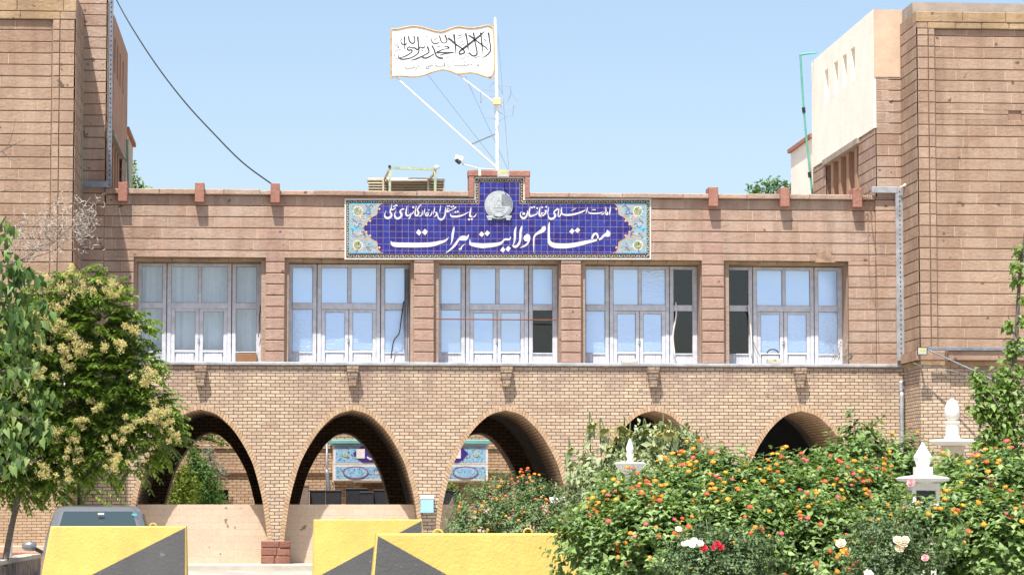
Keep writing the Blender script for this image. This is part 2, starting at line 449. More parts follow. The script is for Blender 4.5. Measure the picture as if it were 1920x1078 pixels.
# slightly proud strips beside the towers (same courses)
mb = MB()
courses(mb, (FX0, -0.037), (SX0, -0.037), Z_LEDGE, Z_TOP-0.02, th=0.06, seed=12)
mb.build('end_strip', [STONE_P, MORT, GROOVE], house); mb = MB()
courses(mb, (SX1, -0.037), (FX1, -0.037), Z_LEDGE, Z_TOP-0.02, th=0.06, seed=13)
mb.build('end_strip', [STONE_P, MORT, GROOVE], house)
mb = MB()
for i, (q0, q1) in enumerate(((498,533),(776,813),(1052,1089),(1316,1357))):
    a_, c_ = openX[i][1], openX[i+1][0]
    mb = MB(); courses(mb, (a_+.012, -0.030), (c_-.012, -0.030), Z_LEDGE+.02, Z_PAR-.01 if i in (0, 3) else Z_BAND-.01, th=0.012, seed=70+i, lens=(2, 3), groove=0.030); mb.build('pier', [STONE_K, MORT, GROOVE], house)
# inner window surrounds (ochre reveal)
for (a, c), (wa, wc) in zip(openX, winX):
    mb = MB()
    zt = PZ(496, WY, 900)
    mb.box(a-0.0, wa, 0.13, 1.05, Z_LEDGE-0.03, zt, 0)
    mb.box(wc, c+0.0, 0.13, 1.05, Z_LEDGE-0.03, zt, 0)
    k = 7
    for i in range(k):
        x0 = a + (c-a)*i/k; x1 = a + (c-a)*(i+1)/k
        mb.bbox(x0+0.004, x1-0.004, 0.10, 1.04, zt+0.002, Z_BAND-0.003, 0.006, 1)
    mb.build('window_surround', [STONE_P, STONE_O], house)
# coping, parapet blocks
rr = random.Random(5)
sgL, sgR = PX(879, -0.1, 345), PX(993, -0.1, 345)
for x0, x1 in ((SX0+0.02, sgL), (sgR, SX1-0.02)):
    x = x0; mb = MB()
    while x < x1 - 0.05:
        e = min(x1, x + rr.uniform(0.8, 1.5))
        if x1 - e < 0.4: e = x1
        mb.bbox(x+0.003, e-0.003, -0.15+rr.uniform(-.006,.006), 0.45, Z_PAR, Z_TOP+rr.uniform(-.012,.012), 0.015); x = e
    mb.build('coping', [STONE_P], house)
for px, rot in ((230,0),(374,0),(516,1),(1338,0),(1472,0),(1608,0)):
    x = PX(px, -0.25, 365); mb = MB()
    zt = Z_TOP + 0.14
    if rot: zt += 0.0
    mb.bbox(x-0.105, x+0.105, -0.27, 0.30, Z_TOP-0.30, zt, 0.012)
    mb.build('parapet_block', [STONE_R], house)
# raised stone surround of the sign top
mb = MB(); zr1 = PZ(320, -0.1, 935); zr0 = PZ(378, -0.1, 935)
ix0, ix1, iz = PX(889,-0.1,345), PX(984,-0.1,345), PZ(331,-0.1,935)
mb.bbox(sgL-0.01, sgR+0.01, -0.14, 0.35, iz, zr1, 0.015)
mb.bbox(sgL, ix0-0.004, -0.13, 0.35, Z_PAR-0.02, iz-0.004, 0.012); mb.bbox(ix1+0.004, sgR, -0.13, 0.35, Z_PAR-0.02, iz-0.004, 0.012)
mb.box(ix0, ix1, -0.02, 0.35, Z_PAR-0.3, iz-0.002)
mb.build('sign_surround', [STONE_R], house)
# cement patch over the last window
mb = MB()
pts = [(1528,492),(1531,474),(1541,472),(1545,462),(1553,466),(1558,474),(1562,488),(1568,492)]
mb.prism([(PX(a,-.05,480), PZ(c,-.05,1545)) for a, c in pts], -0.055, 0.05)
mb.build('cement_patch', [PATCHC], house)
# ledge of zinc
mb = MB()
mb.bbox(PX(245,0), FX1-0.02, -0.13, 1.08, Z_LEDGE-0.045, Z_LEDGE+0.02, 0.008)
mb.build('ledge', [ZINC], house)

# --- arcade
ARC = [(0,0),(4,18),(9,30),(18,42),(36,60),(62,78),(84,90),(107,100),(160,114.5),(205,121.5),(244,126),(285,129)]
KS = 82.0
def arc_half(dz):
    d = dz*KS
    for (a, h), (c, g) in zip(ARC[:-1], ARC[1:]):
        if d <= c: return (h + (g-h)*(d-a)/(c-a))/KS
    return ARC[-1][1]/KS
CX = [PX(p, 0, 800) for p in (375.5, 661, 947.5, 1226, 1501)]
Z_AP = PZ(769, 0, 900)
def arc_pts(cx, grow=0.0, n=15, zb=0.0, shrink=1.0):
    """intrados from left foot over the apex to right foot"""
    ds = [ARC[i][0]/KS for i in range(len(ARC))]
    pl = []
    for d in ds: pl.append((arc_half(d), Z_AP - d))
    right = smooth_pts(pl, 3)
    right = [(max(0, h), z) for h, z in right if z > zb] + [(arc_half(Z_AP - zb), zb)]
    if grow:
        q = []
        for i, (h, z) in enumerate(right):
            a = right[max(0, i-1)]; c = right[min(len(right)-1, i+1)]
            if i == 0: a = (-c[0], c[1])
            tx, tz = c[0]-a[0], c[1]-a[1]; ln = math.hypot(tx, tz)
            q.append((max(0.0, h - tz/ln*grow), z + tx/ln*grow if i else z + grow))
        q[-1] = (q[-1][0], zb); right = q
    return [(cx - h, z) for h, z in right[::-1]] + [(cx + h, z) for h, z in right[1:]]
AW = 0.34
mb = MB()
RING = 0.105
AX0, AX1 = FX0 - 0.02, FX1
outl = [(AX0, -0.1)]
for cx in CX: outl += [(p[0], p[1] if p[1] > 0 else -0.1) for p in arc_pts(cx, RING)]
outl += [(AX1, -0.1), (AX1, Z_LEDGE-0.047), (AX0, Z_LEDGE-0.047)]
mb.prism(outl, -0.06, AW)
mb.build('arcade_wall', [BRICK], house)
for ci, cx in enumerate(CX):
    a = arc_pts(cx, 0.0); o = arc_pts(cx, RING)
    # resample both by index at equal arc length into voussoirs
    def resamp(pl, N):
        d = [0]
        for p, q in zip(pl[:-1], pl[1:]): d.append(d[-1] + math.hypot(q[0]-p[0], q[1]-p[1]))
        out = []
        for k in range(N+1):
            s = d[-1]*k/N
            for i in range(len(pl)-1):
                if s <= d[i+1] + 1e-9:
                    f = (s-d[i])/max(1e-9, d[i+1]-d[i]); out.append((pl[i][0]+(pl[i+1][0]-pl[i][0])*f, pl[i][1]+(pl[i+1][1]-pl[i][1])*f)); break
        return out
    N = 104
    A, O = resamp(a, N), resamp(o, N)
    mb = MB(); rr = random.Random(40+ci)
    for k in range(N):
        g = 0.07
        def lerp(p, q, f): return (p[0]+(q[0]-p[0])*f, p[1]+(q[1]-p[1])*f)
        y0 = -0.075 + rr.uniform(-0.006, 0.004)
        i0, i1, o1, o0 = lerp(A[k],A[k+1],g), lerp(A[k],A[k+1],1-g), lerp(O[k],O[k+1],1-g), lerp(O[k],O[k+1],g)
        mb.add([(p[0], y, p[1]) for y in (y0, 0.22) for p in (i0,i1,o1,o0)], [(3,2,1,0),(0,1,5,4),(1,2,6,5),(2,3,7,6),(3,0,4,7)], 0)
    for k in range(N):                                        # mortar bed behind
        mb.add([(p[0], -0.062, p[1]) for p in (A[k],A[k+1],O[k+1],O[k])], [(3,2,1,0)], 1)
    ring = mb.build('arch_ring', [VOUS, GROOVE], house)
    # barrel: brick front, dark plaster, brick rear
    blind = ci >= 3
    def barrel(name, y0, y1, pl, mat, parent):
        n = len(pl); d = [0]
        for p, q in zip(pl[:-1], pl[1:]): d.append(d[-1] + math.hypot(q[0]-p[0], q[1]-p[1]))
        vs = [(p[0], y0, p[1]) for p in pl] + [(p[0], y1, p[1]) for p in pl]
        fs = [(i, i+1, n+i+1, n+i) for i in range(n-1)]
        o_ = mesh_obj(name, vs, fs, mat, parent)
        uv = o_.data.uv_layers.new(name='UVMap')
        for poly in o_.data.polygons:
            for li in poly.loop_indices:
                vi = o_.data.loops[li].vertex_index
                uv.data[li].uv = (y0 if vi < n else y1, d[vi % n])
        return o_
    big = arc_pts(cx, 0.14)
    sm_ = arc_pts(cx, -0.27)
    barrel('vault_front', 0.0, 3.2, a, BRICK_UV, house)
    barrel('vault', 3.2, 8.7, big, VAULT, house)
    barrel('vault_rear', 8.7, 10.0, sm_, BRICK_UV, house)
    for y, inn, m_ in ((3.2, a, VAULT), (8.7, sm_, BRICK_F)):
        mb = MB(); n = len(inn); nb = len(big)
        A_, B_ = resamp(inn, 60), resamp(big, 60); n = 61
        mb.add([(p[0], y, p[1]) for p in A_] + [(p[0], y, p[1]) for p in B_], [(i, i+1, n+i+1, n+i) for i in range(n-1)])
        mb.build('vault_rib', [m_], house)
    if blind:
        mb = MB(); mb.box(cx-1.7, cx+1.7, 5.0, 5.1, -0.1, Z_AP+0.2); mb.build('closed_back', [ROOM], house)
# corbels below the ledge
for px in (376, 661, 949, 1224, 1499):
    x = PX(px, -0.1, 705); zt = Z_LEDGE-0.06; zb = PZ(724, -0.1, 900)
    mb = MB()
    for k, (z1, z0, wd, dp) in enumerate(((zt, zt-0.14, 0.135, 0.25), (zt-0.143, zt-0.28, 0.115, 0.21), (zt-0.283, zb, 0.09, 0.17))):
        mb.add([(x-wd,-0.06,z0),(x+wd,-0.06,z0),(x+wd-.015,-0.06-dp,z0),(x-wd+.015,-0.06-dp,z0),(x-wd-.01,-0.06,z1),(x+wd+.01,-0.06,z1),(x+wd,-0.06-dp-.03,z1),(x-wd,-0.06-dp-.03,z1)],
               [(0,3,2,1),(4,5,6,7),(2,3,7,6),(0,4,7,3),(1,2,6,5)])
    mb.build('corbel', [BRICK], house)
# stone pedestals of the piers
PIERS = [(CX[i]+CX[i+1])/2 for i in range(4)]
for x in PIERS:
    mb = MB(); rr = random.Random(int(x*10)+90)
    h = PZ(1013, -0.1, 510); zz = [-0.05, h*0.36, h*0.7, h]
    for za, zb in zip(zz[:-1], zz[1:]):
        c_ = x + rr.uniform(-0.12, 0.12)
        mb.bbox(x-0.33, c_-0.006, -0.16+rr.uniform(-.02,.02), 0.3, za, zb-0.012, 0.02); mb.bbox(c_+0.006, x+0.33, -0.16+rr.uniform(-.02,.02), 0.3, za, zb-0.012, 0.02)
    mb.box(x-0.31, x+0.31, -0.12, 0.29, -0.05, h-0.02, 1)
    mb.build('pedestal', [STONE_D, GROOVE], house)
# rear wall, roof
mb = MB(); xprev = AX0
for cx in CX:
    pl = arc_pts(cx, -0.266)
    mb.box(xprev, pl[0][0], 10.02, 10.35, -0.1, Z_PAR-0.2)
    for p, q in zip(pl[:-1], pl[1:]):
        if q[0]-p[0] > 1e-4: mb.prism([(p[0],p[1]),(q[0],q[1]),(q[0],Z_PAR-0.2),(p[0],Z_PAR-0.2)], 10.02, 10.35)
    xprev = pl[-1][0]
mb.box(xprev, AX1, 10.02, 10.35, -0.1, Z_PAR-0.2)
mb.build('rear_wall', [BRICK_F], house)
mb = MB(); mb.box(FX0, FX1, 0.5, 10.3, Z_PAR-0.35, Z_PAR-0.19); mb.box(FX0, FX1, AW, 10.0, Z_LEDGE-0.4, Z_LEDGE-0.2)
mb.build('roof', [CEMENT], house)
mb = MB(); mb.box(FX0, FX1, 3.0, 3.1, Z_LEDGE-0.2, Z_PAR-0.36)
for i in range(4): mb.box((openX[i][1]+openX[i+1][0])/2-0.05, (openX[i][1]+openX[i+1][0])/2+0.05, 1.11, 3.0, Z_LEDGE-0.2, Z_PAR-0.36)
mb.build('room_wall', [ROOM], house)

# --- windows
BEAD = simple('dark_putty', (0.12,0.105,0.10), 0.85, 0, 0.4, 20)
STATES = [  # upper row x4, lower row x4
    ('c','c','c','c','c','c','c','c'),
    ('f','f','f','f','f','f','f','f'),
    ('f','f','f','f','f','f','f','d'),
    ('f','f','f','d','f','f','f','d'),
    ('d','f','f','f','d','f','f','f')]
COLS = [(0.032,0.198),(0.270,0.487),(0.515,0.725),(0.795,0.960)]
zw1 = PZ(497, WY, 900); zw0 = Z_LEDGE + 0.02
def zz(py): return PZ(py, WY, 900)
for wi, (x0, x1) in enumerate(winX):
    W_ = x1 - x0; mb = MB(); f = lambda t: x0 + W_*t
    def bar_(a, c, z0, z1, y0=0.0, y1=0.09, b=0.008): mb.bbox(a, c, WY+y0, WY+y1, z0, z1, b)
    ztr0, ztr1 = zz(581), zz(570); zb = zz(661)
    for a, c in ((0.0,0.032),(0.198,0.231),(0.237,0.270),(0.725,0.757),(0.763,0.795),(0.960,1.0)):
        bar_(f(a), f(c), zw0+0.001, zw1-0.001)
    for a, c in ((0.032,0.198),(0.270,0.725),(0.795,0.960)):
        bar_(f(a), f(c), zz(503), zw1-0.002, 0.004)
        bar_(f(a), f(c), ztr0, ztr1, -0.03 if wi != 0 else 0.003)
        bar_(f(a), f(c), zw0+0.002, zw0+0.03, 0.004)
    bar_(f(0.487), f(0.515), ztr1+.001, zz(503)-.001, 0.006)
    for a, c in ((0.032,0.198),(0.795,0.960)): bar_(f(a), f(c), zb-0.03, zb, 0.006)
    for a, c in ((0.272,0.496),(0.500,0.724)):
        bar_(f(a), f(a)+0.085*1.0, zw0+0.031, ztr0-0.004, 0.012); bar_(f(c)-0.085, f(c), zw0+0.031, ztr0-0.004, 0.012)
        bar_(f(a)+0.086, f(c)-0.086, ztr0-0.065, ztr0-0.005, 0.014); bar_(f(a)+0.086, f(c)-0.086, zb-0.02, zb+0.03, 0.014)
    # boarded strip at the bottom
    for a, c in ((0.032,0.198),(0.272+0.04,0.496-0.04),(0.500+0.04,0.724-0.04),(0.795,0.960)):
        n = 6
        for i in range(n):
            q0 = f(a)+(f(c)-f(a))*i/n; q1 = f(a)+(f(c)-f(a))*(i+1)/n
            mb.bbox(q0+0.001, q1-0.001, WY+0.03, WY+0.06, zw0+0.031, zb-0.032, 0.004)
    mb.box(f(0.0)+.003, f(1.0)-.003, WY+0.062, WY+0.075, zw0+0.003, zb-0.03)
    win = mb.build('window', [LILAC], house)
    hm = MB(); hx = f(0.498); hz = zz(640)                     # door handle and bolt
    hm.box(hx-0.012, hx+0.012, WY-0.02, WY+0.012, hz-0.05, hz+0.05); hm.bar((hx+.01, WY-.015, hz+.02), (hx-0.05, WY-.02, hz+.015), .012, .012)
    hm.build('door_handle', [STEEL], win)
    for k, st in enumerate(STATES[wi]):
        r_, c_ = divmod(k, 4)
        a, c = f(COLS[c_][0])-0.004, f(COLS[c_][1])+0.004
        if r_ == 0: za, zb_ = ztr1-0.004, zz(503)+0.004
        elif c_ in (1, 2):
            p, q = ((0.272,0.496),(0.500,0.724))[c_-1]; a, c = f(p)+0.08, f(q)-0.08; za, zb_ = zb+0.026, ztr0-0.06
        else: za, zb_ = zb-0.004, ztr0+0.004
        bm_ = MB(); e_ = 0.011
        for q0, q1, w0, w1 in ((a-.002, a+e_, za, zb_), (c-e_, c+.002, za, zb_), (a+e_, c-e_, za, za+e_), (a+e_, c-e_, zb_-e_, zb_)): bm_.box(q0, q1, WY+0.030, WY+0.06, w0, w1)
        bm_.build('glazing_bead', [BEAD], win)
        pm = MB()
        if st == 'f':                                          # mirror film, slightly buckled and crinkled
            nx, nz_ = 10, 14; rr = random.Random(wi*10+k); ph = [rr.uniform(0, 6) for _ in range(4)]
            tz = rr.uniform(-0.012, 0.012); tx = rr.uniform(-0.010, 0.010)
            vs = []
            for j in range(nz_+1):
                for i in range(nx+1):
                    u, v = i/nx, j/nz_
                    vs.append((a+(c-a)*u, WY+0.05+tx*(u-.5)+tz*(v-.5)+0.0016*math.sin(5*u+ph[0]+4*v)+0.0016*math.sin(9*v+ph[1]+2*u), za+(zb_-za)*v))
            fs = [(j*(nx+1)+i, j*(nx+1)+i+1, (j+1)*(nx+1)+i+1, (j+1)*(nx+1)+i) for j in range(nz_) for i in range(nx)]
            pm.add(vs, fs); pm.build('pane', [FILM if (r_ == 1 and wi in (1, 3, 4)) or (r_ == 0 and rr.random() < .12) else FILM_S], win, smooth=True)
        else:
            pm.box(a, c, WY+0.045, WY+0.05, za, zb_); pm.build('pane', [GLASS if st == 'c' else GLASS_D], win)
    if wi == 0:
        for a, c in ((0.03,0.21),(0.265,0.735),(0.79,0.97)):
            cm = MB(); n = 60; vs = []
            rr = random.Random(int(a*99)); ph = [rr.uniform(0, 6) for _ in range(3)]
            for v in (0, 1, 2, 3):
                for i in range(n+1):
                    u = i/n; x = f(a)+(f(c)-f(a))*u
                    y = WY+0.32+0.018*math.sin(x*24+ph[0])+0.012*math.sin(x*41+ph[1]+v*.5)+0.01*math.sin(x*9+ph[2])
                    vs.append((x, y, zw0+(zw1-zw0)*(1-v/3)))
            cm.add(vs, [(v*(n+1)+i, v*(n+1)+i+1, (v+1)*(n+1)+i+1, (v+1)*(n+1)+i)[::-1] for v in range(3) for i in range(n)])
            cm.build('curtain', [CURTAIN], win, smooth=True)
    if wi in (2, 3, 4):                                         # a limp blind and dim room behind the bare panes
        pass

# ------------------------------------------------------------------ low walls closing the arches
LW = [('low cream painted block wall filling the leftmost arch behind the car', 0), ('low cream painted block wall filling the second arch from the left', 1),
      ('low cream block wall filling the middle arch behind the small lantana bush', 2), ('low cream block wall in the fourth arch hidden by sunflowers', 3), ('low cream block wall in the rightmost arch behind the lantana', 4)]
for lab, i in LW:
    if i > 2: continue
    cx = CX[i]; zt = PZ(937, 0.62, 600)
    h = arc_half(Z_AP - zt); mb = MB()
    pl = [p for p in arc_pts(cx, -0.004) if p[1] < zt]
    mb.prism(pl + [(cx + arc_half(Z_AP-zt)-.004, zt), (cx - arc_half(Z_AP-zt)+.004, zt)] if False else
             sorted([p for p in pl if p[0] < cx], key=lambda p: p[1])[::-1] + sorted([p for p in pl if p[0] > cx], key=lambda p: p[1]), 0.62, 0.82)
    o = mb.build('low_wall', [BLOCKW]); tag(o, lab, 'wall', 'low walls in the arches')
# ------------------------------------------------------------------ towers left and right
ZT = PZ(22, -1.8, 1715); ZRB = 12.85
def tower(side):
    s = 1 if side == 'R' else -1
    if side == 'R': yf, xc, xs, xo = -1.8, XR, PX(1644, -0.1, 300), XR + 13
    else: yf, xc, xs, xo = -2.6, XL, PX(197, -0.1, 300), XL - 13
    lab = ('square stone tower at the right edge with cream plastered side block behind' if s > 0 else
           'square stone tower at the left edge with shaded brown side block behind')
    T = thing('corner_tower', lab, 'building', (xc + s*3, yf, 0), 'towers flanking the gatehouse')
    zled = PZ(672, yf, 1800); zc0 = PZ(657, yf, 1800)
    sm = STONE_T
    mb = MB()
    zp1 = PZ(55, yf, 1800) if s > 0 else PZ(37, yf, 60)          # top of recessed panel / underside of lintel
    zcor = ZT
    g1 = PX(1742, yf, 300) if s > 0 else PX(110, yf, 300); g2 = PX(1753.5, yf, 300) if s > 0 else PX(97, yf, 300)
    fr = lambda a, b_: ((a, b_) if s > 0 else (b_, a))           # left-to-right order
    # main face strip from corner to panel edge, with the thin strip
    p0, p1 = fr(xc, g2)
    gm = g1
    courses(mb, (p0, yf), (gm-.012, yf), zc0, zp1, seed=21+s, lens=(0.5, 0.9))
    courses(mb, (gm+.012, yf), (p1, yf), zc0, zp1, seed=23+s, lens=(0.5, 0.9))
    p0, p1 = fr(g2 + s*0.03, xo)
    courses(mb, (p0, yf+0.07), (p1, yf+0.07), zc0, zp1, th=0.035, seed=31+s, lens=(0.55, 1.3), openings=[(PX(1891,yf,215)-p0, PX(1916,yf,215)-p0, PZ(226,yf,1900), PZ(207,yf,1900))] if s > 0 else ())
    # side face between tower front and gatehouse
    if s > 0: courses(mb, (xc, 0.05), (xc, yf-0.03), zc0, zcor, seed=25, lens=(0.4, 0.8))
    else: courses(mb, (xc, yf-0.03), (xc, 0.05), zc0, zcor, seed=26, lens=(0.4, 0.8))
    # core
    a, b_ = fr(xc + s*0.001, g2 + s*0.02); mb.box(a, b_, yf, 0.4, zc0, zcor-0.02, 2)
    a, b_ = fr(g2 + s*0.019, xo); mb.box(a, b_, yf+0.07, 0.4, zc0+.001, zcor-0.021, 2)
    mb.build('stone_wall', [sm, MORT, GROOVE], T)
    # lintel and cornice stones
    mb = MB(); rr = random.Random(50+s)
    zl = PZ(43, yf, 1800) if s > 0 else PZ(22, yf, 60)
    def run(x0, x1, y0, z0, z1, m):
        x0, x1 = min(x0, x1), max(x0, x1); x = x0
        while x < x1-0.05:
            e = min(x1, x+rr.uniform(0.5, 1.1))
            if x1-e < 0.25: e = x1
            mb.bbox(x+.003, e-.003, y0+rr.uniform(-.012,.008), yf+0.3, z0, z1-0.006, 0.014, m); x = e
    run(g1, xo, yf-0.035, zp1+0.004, zl, 0); run(xc-s*0.035, g1, yf-0.037, zp1+0.006, zl, 1)
    run(xc-s*0.04, xo, yf-0.045, zl+0.004, zcor, 0)
    mb.build('cornice', [STONE_O, sm], T)
    # brick base under the stone ledge
    mb = MB(); a, b_ = fr(xc - s*0.005, xo)
    mb.box(a, b_, yf-0.01, 0.4, -0.2, zled-0.05)
    mb.build('brick_base', [BRICK if s > 0 else BRICK_L], T)
    mb = MB()
    if s > 0:
        q1, q2 = PX(1717, yf, 660), PX(1772, yf, 660)
        mb.bbox(xc-0.04, q1, yf-0.08, 0.35, zled-0.05, zc0-0.01, 0.02)
        mb.bbox(q1+.003, q2, yf-0.05, 0.3, zled-0.05, zc0-0.012, 0.02); mb.bbox(q2+.003, xo, yf-0.27, 0.3, zled-0.06, zc0-0.008, 0.025)
        mb.bbox(xc-0.03, q2, yf-0.04, 0.3, zled-0.16, zled-0.055, 0.012, 1); mb.bbox(q2+.004, xo, yf-0.14, 0.3, zled-0.16, zled-0.065, 0.012, 1)
    else:
        mb.bbox(xo, xc+0.05, yf-0.10, 0.3, zled-0.05, zc0-0.01, 0.02); mb.bbox(xo, xc+0.03, yf-0.05, 0.3, zled-0.16, zled-0.055, 0.012, 1)
    mb.build('stone_ledge', [STONE_T, STONE_O], T)
    if s < 0:
        mb = MB(); mb.bbox(xo, xc+0.06, yf-0.10, 0.1, -0.3, PZ(1022, yf, 60), 0.02, 0); mb.bbox(xo, xc+0.10, yf-0.16, 0.1, -0.3, PZ(1034, yf, 60), 0.02, 1)
        mb.build('plinth', [PLASTER_P, REDTRIM], T)
    # cement band and flat roof behind the cornice
    mb = MB(); a, b_ = fr(xc + s*0.02, xo)
    if s > 0:
        mb.box(a, b_, yf+0.55, 0.38, zcor-0.02, PZ(6, yf+0.55, 1800))
    mb.box(a, b_, yf+0.3, 10, zcor-0.4, zcor-0.05)
    mb.build('roof', [CEMENT], T)
    # rear block: stone front, plaster side with slits and louvred opening
    YB = 8.0; Y1, Y2 = 1.9, 6.2
    zpl = 10.05; zpf = PZ(145, -0.1, 1660); yb = -0.06
    mb = MB()
    p0, p1 = fr(xs, xc + s*0.3)
    courses(mb, (p0, yb), (p1, yb), Z_TOP-0.35, zpf if s > 0 else ZRB, seed=61+s, lens=(0.5, 0.9))
    ops = [(Y1-yb, Y2-yb, Z_TOP-1, zpl-0.12)] if s < 0 else [(YB-Y2, YB-Y1, Z_TOP-1, zpl-0.12)]
    zs1 = zpl
    if s > 0: courses(mb, (xs, YB), (xs, yb-0.03), Z_TOP-0.35, zs1, openings=ops, seed=65, lens=(0.5, 1.0))
    else: courses(mb, (xs, yb-0.03), (xs, YB), Z_TOP-0.35, zs1, openings=ops, seed=66, lens=(0.5, 1.0))
    if s < 0:
        courses(mb, (xs, yb-0.03), (xs, 2.0), zs1, ZRB, seed=67, lens=(0.5, 1.0))
    a, b_ = fr(xs+s*0.001, xo)
    mb.box(a, b_, yb+0.001, Y1, Z_LEDGE, zpl, 2); mb.box(a, b_, Y2, YB, Z_LEDGE, zpl, 2)
    a2, b2 = fr(xs+s*0.7, xo); mb.box(a2, b2, Y1, Y2, Z_LEDGE, zpl, 2)
    mb.build('rear_stone', [STONE_P if s > 0 else STONE_P, MORT, GROOVE], T)
    # fins in the opening
    for k in range(4):
        y = Y1 + (Y2-Y1)*(k+0.62)/4.2
        mb = MB(); a, b_ = fr(xs+s*0.02, xs+s*0.69); mb.box(a, b_, y-0.16, y+0.16, Z_LEDGE, zpl-0.125); mb.build('fin', [PLASTER_B], T)
    mb = MB(); a, b_ = fr(xs-s*0.10, xs+s*0.69); mb.bbox(a, b_, Y1-0.12, Y2+0.15, zpl-0.12, zpl+0.02, 0.015); mb.build('beam', [CEMENT], T)
    # plastered upper part with four slits
    slits = [(2.4,0.5),(3.45,0.5),(4.6,0.5),(5.9,0.5)]; zs0, zs1_ = 11.52, 12.34
    mb = MB(); pm = 0
    ycur = (yb-0.02) if s > 0 else 2.0; D = 0.30
    ys_ = [ycur]
    for y, w_ in slits: ys_ += [y-w_/2, y+w_/2]
    ys_.append(YB)
    xa = xs - s*0.05
    a, b_ = fr(xa, xs+s*D)
    for i in range(0, len(ys_), 2): mb.box(a, b_, ys_[i], ys_[i+1], zs0+.001, zs1_-.001)
    mb.box(a, b_, ys_[0], YB, zpl+0.022, zs0); mb.box(a, b_, ys_[0], YB, zs1_, ZRB)
    for y, w_ in slits:                                       # deep backs of the slits
        a3, b3 = fr(xs+s*(D-0.004), xs+s*0.9); mb.box(a3, b3, y-w_/2-.1, y+w_/2+.1, zs0-.1, zs1_+.1)
    mb.build('plaster_side', [PLASTER_W if s > 0 else PLASTER_B], T)
    a, b_ = fr(xs+s*0.302, xo); mb = MB(); mb.box(a, b_, 0.0 if s > 0 else 2.0, YB-0.01, zpl+0.001, ZRB-0.03)
    if s < 0: mb.box(xo, xs-0.002, yb, 2.0, zpl+.001, ZRB-0.02)
    mb.build('rear_core', [PLASTER_B], T)
    if s > 0:
        mb = MB(); mb.box(xs-0.045, xc+0.35, yb-0.045, yb-0.021, zpf+0.003, ZRB-0.004); mb.build('plaster_front', [PLASTER_P], T)
    # lower plaster block further back with red coping
    mb = MB(); a, b_ = fr(xs-s*0.02, xo); zlo = 10.88
    mb.box(a, b_, YB+0.002, 11.4, 0, zlo); mb.build('rear_plaster_block', [PLASTER_W if s > 0 else PLASTER_P], T)
    mb = MB(); a, b_ = fr(xs-s*0.10, xo); mb.box(a, b_, YB+0.004, 11.5, zlo+.001, zlo+0.10); mb.build('red_coping', [REDTRIM], T)
    return T, xs
TR, XSR = tower('R')
TL, XSL = tower('L')
# torn white tarpaulin on the right tower's roof
mb = MB(); n = 40; vs = []; rr = random.Random(9)
for j in range(5):
    for i in range(n+1):
        x = XR + 0.2 + 9.0*i/n; zb = 12.55 + 0.03*math.sin(i*1.3) + (0.05 if i > 19 else 0)
        vs.append((x, -1.25+0.45*j, zb + (0.0, 0.10, 0.13, 0.10, 0.02)[j] + rr.uniform(-.02, .02)))
mb.add(vs, [(j*(n+1)+i, j*(n+1)+i+1, (j+1)*(n+1)+i+1, (j+1)*(n+1)+i) for j in range(4) for i in range(n)])
o = mb.build('tarpaulin', [WHITE], smooth=True); tag(o, 'torn white tarpaulin lying along the top of the right tower roof', 'tarpaulin')
# ------------------------------------------------------------------ tile sign
def w2(px, py, Y):
    p = P(px, py, Y); return (p.x, p.z)
def stroke(mb, pts, Y, th=0.004, m=0, k=4, fx=lambda p: p):
    """a pen stroke of changing width: pts (px, py, width in px) on the plane Y"""
    sp = smooth_pts([fx(p) for p in pts], k); q = []
    for p in sp:
        x, z = w2(p[0], p[1], Y); q.append((x, z, max(0.002, p[2]/SCL(Y))))
    n = len(q); vs = []
    for i in range(n):
        a = q[max(0, i-1)]; c = q[min(n-1, i+1)]
        tx, tz = c[0]-a[0], c[1]-a[1]; L = math.hypot(tx, tz) or 1e-6
        nx, nz_ = -tz/L*q[i][2]/2, tx/L*q[i][2]/2
        for s_ in (1, -1):
            for y in (Y, Y+th): vs.append((q[i][0]+nx*s_, y, q[i][1]+nz_*s_))
    fs = []
    for i in range(n-1):
        a, c = i*4, (i+1)*4
        fs += [(a, c, c+2, a+2), (a, a+1, c+1, c), (a+2, c+2, c+3, a+3)]
    fs += [(0, 2, 3, 1), ((n-1)*4, (n-1)*4+1, (n-1)*4+3, (n-1)*4+2)]
    mb.add(vs, fs, m)
def poly(mb, pts, Y, th=0.004, m=0, fx=lambda p: p, curve=0):
    pl = [fx(p) for p in pts]
    if curve: pl = smooth_pts(pl + [pl[0]], curve)[:-1]
    mb.prism([w2(p[0], p[1], Y) for p in pl], Y, Y+th, m)
def dot(mb, px, py, r, Y, th=0.004, m=0, n=10):
    mb.prism([w2(px+r*math.cos(2*math.pi*k/n), py+r*math.sin(2*math.pi*k/n), Y) for k in range(n)], Y, Y+th, m)
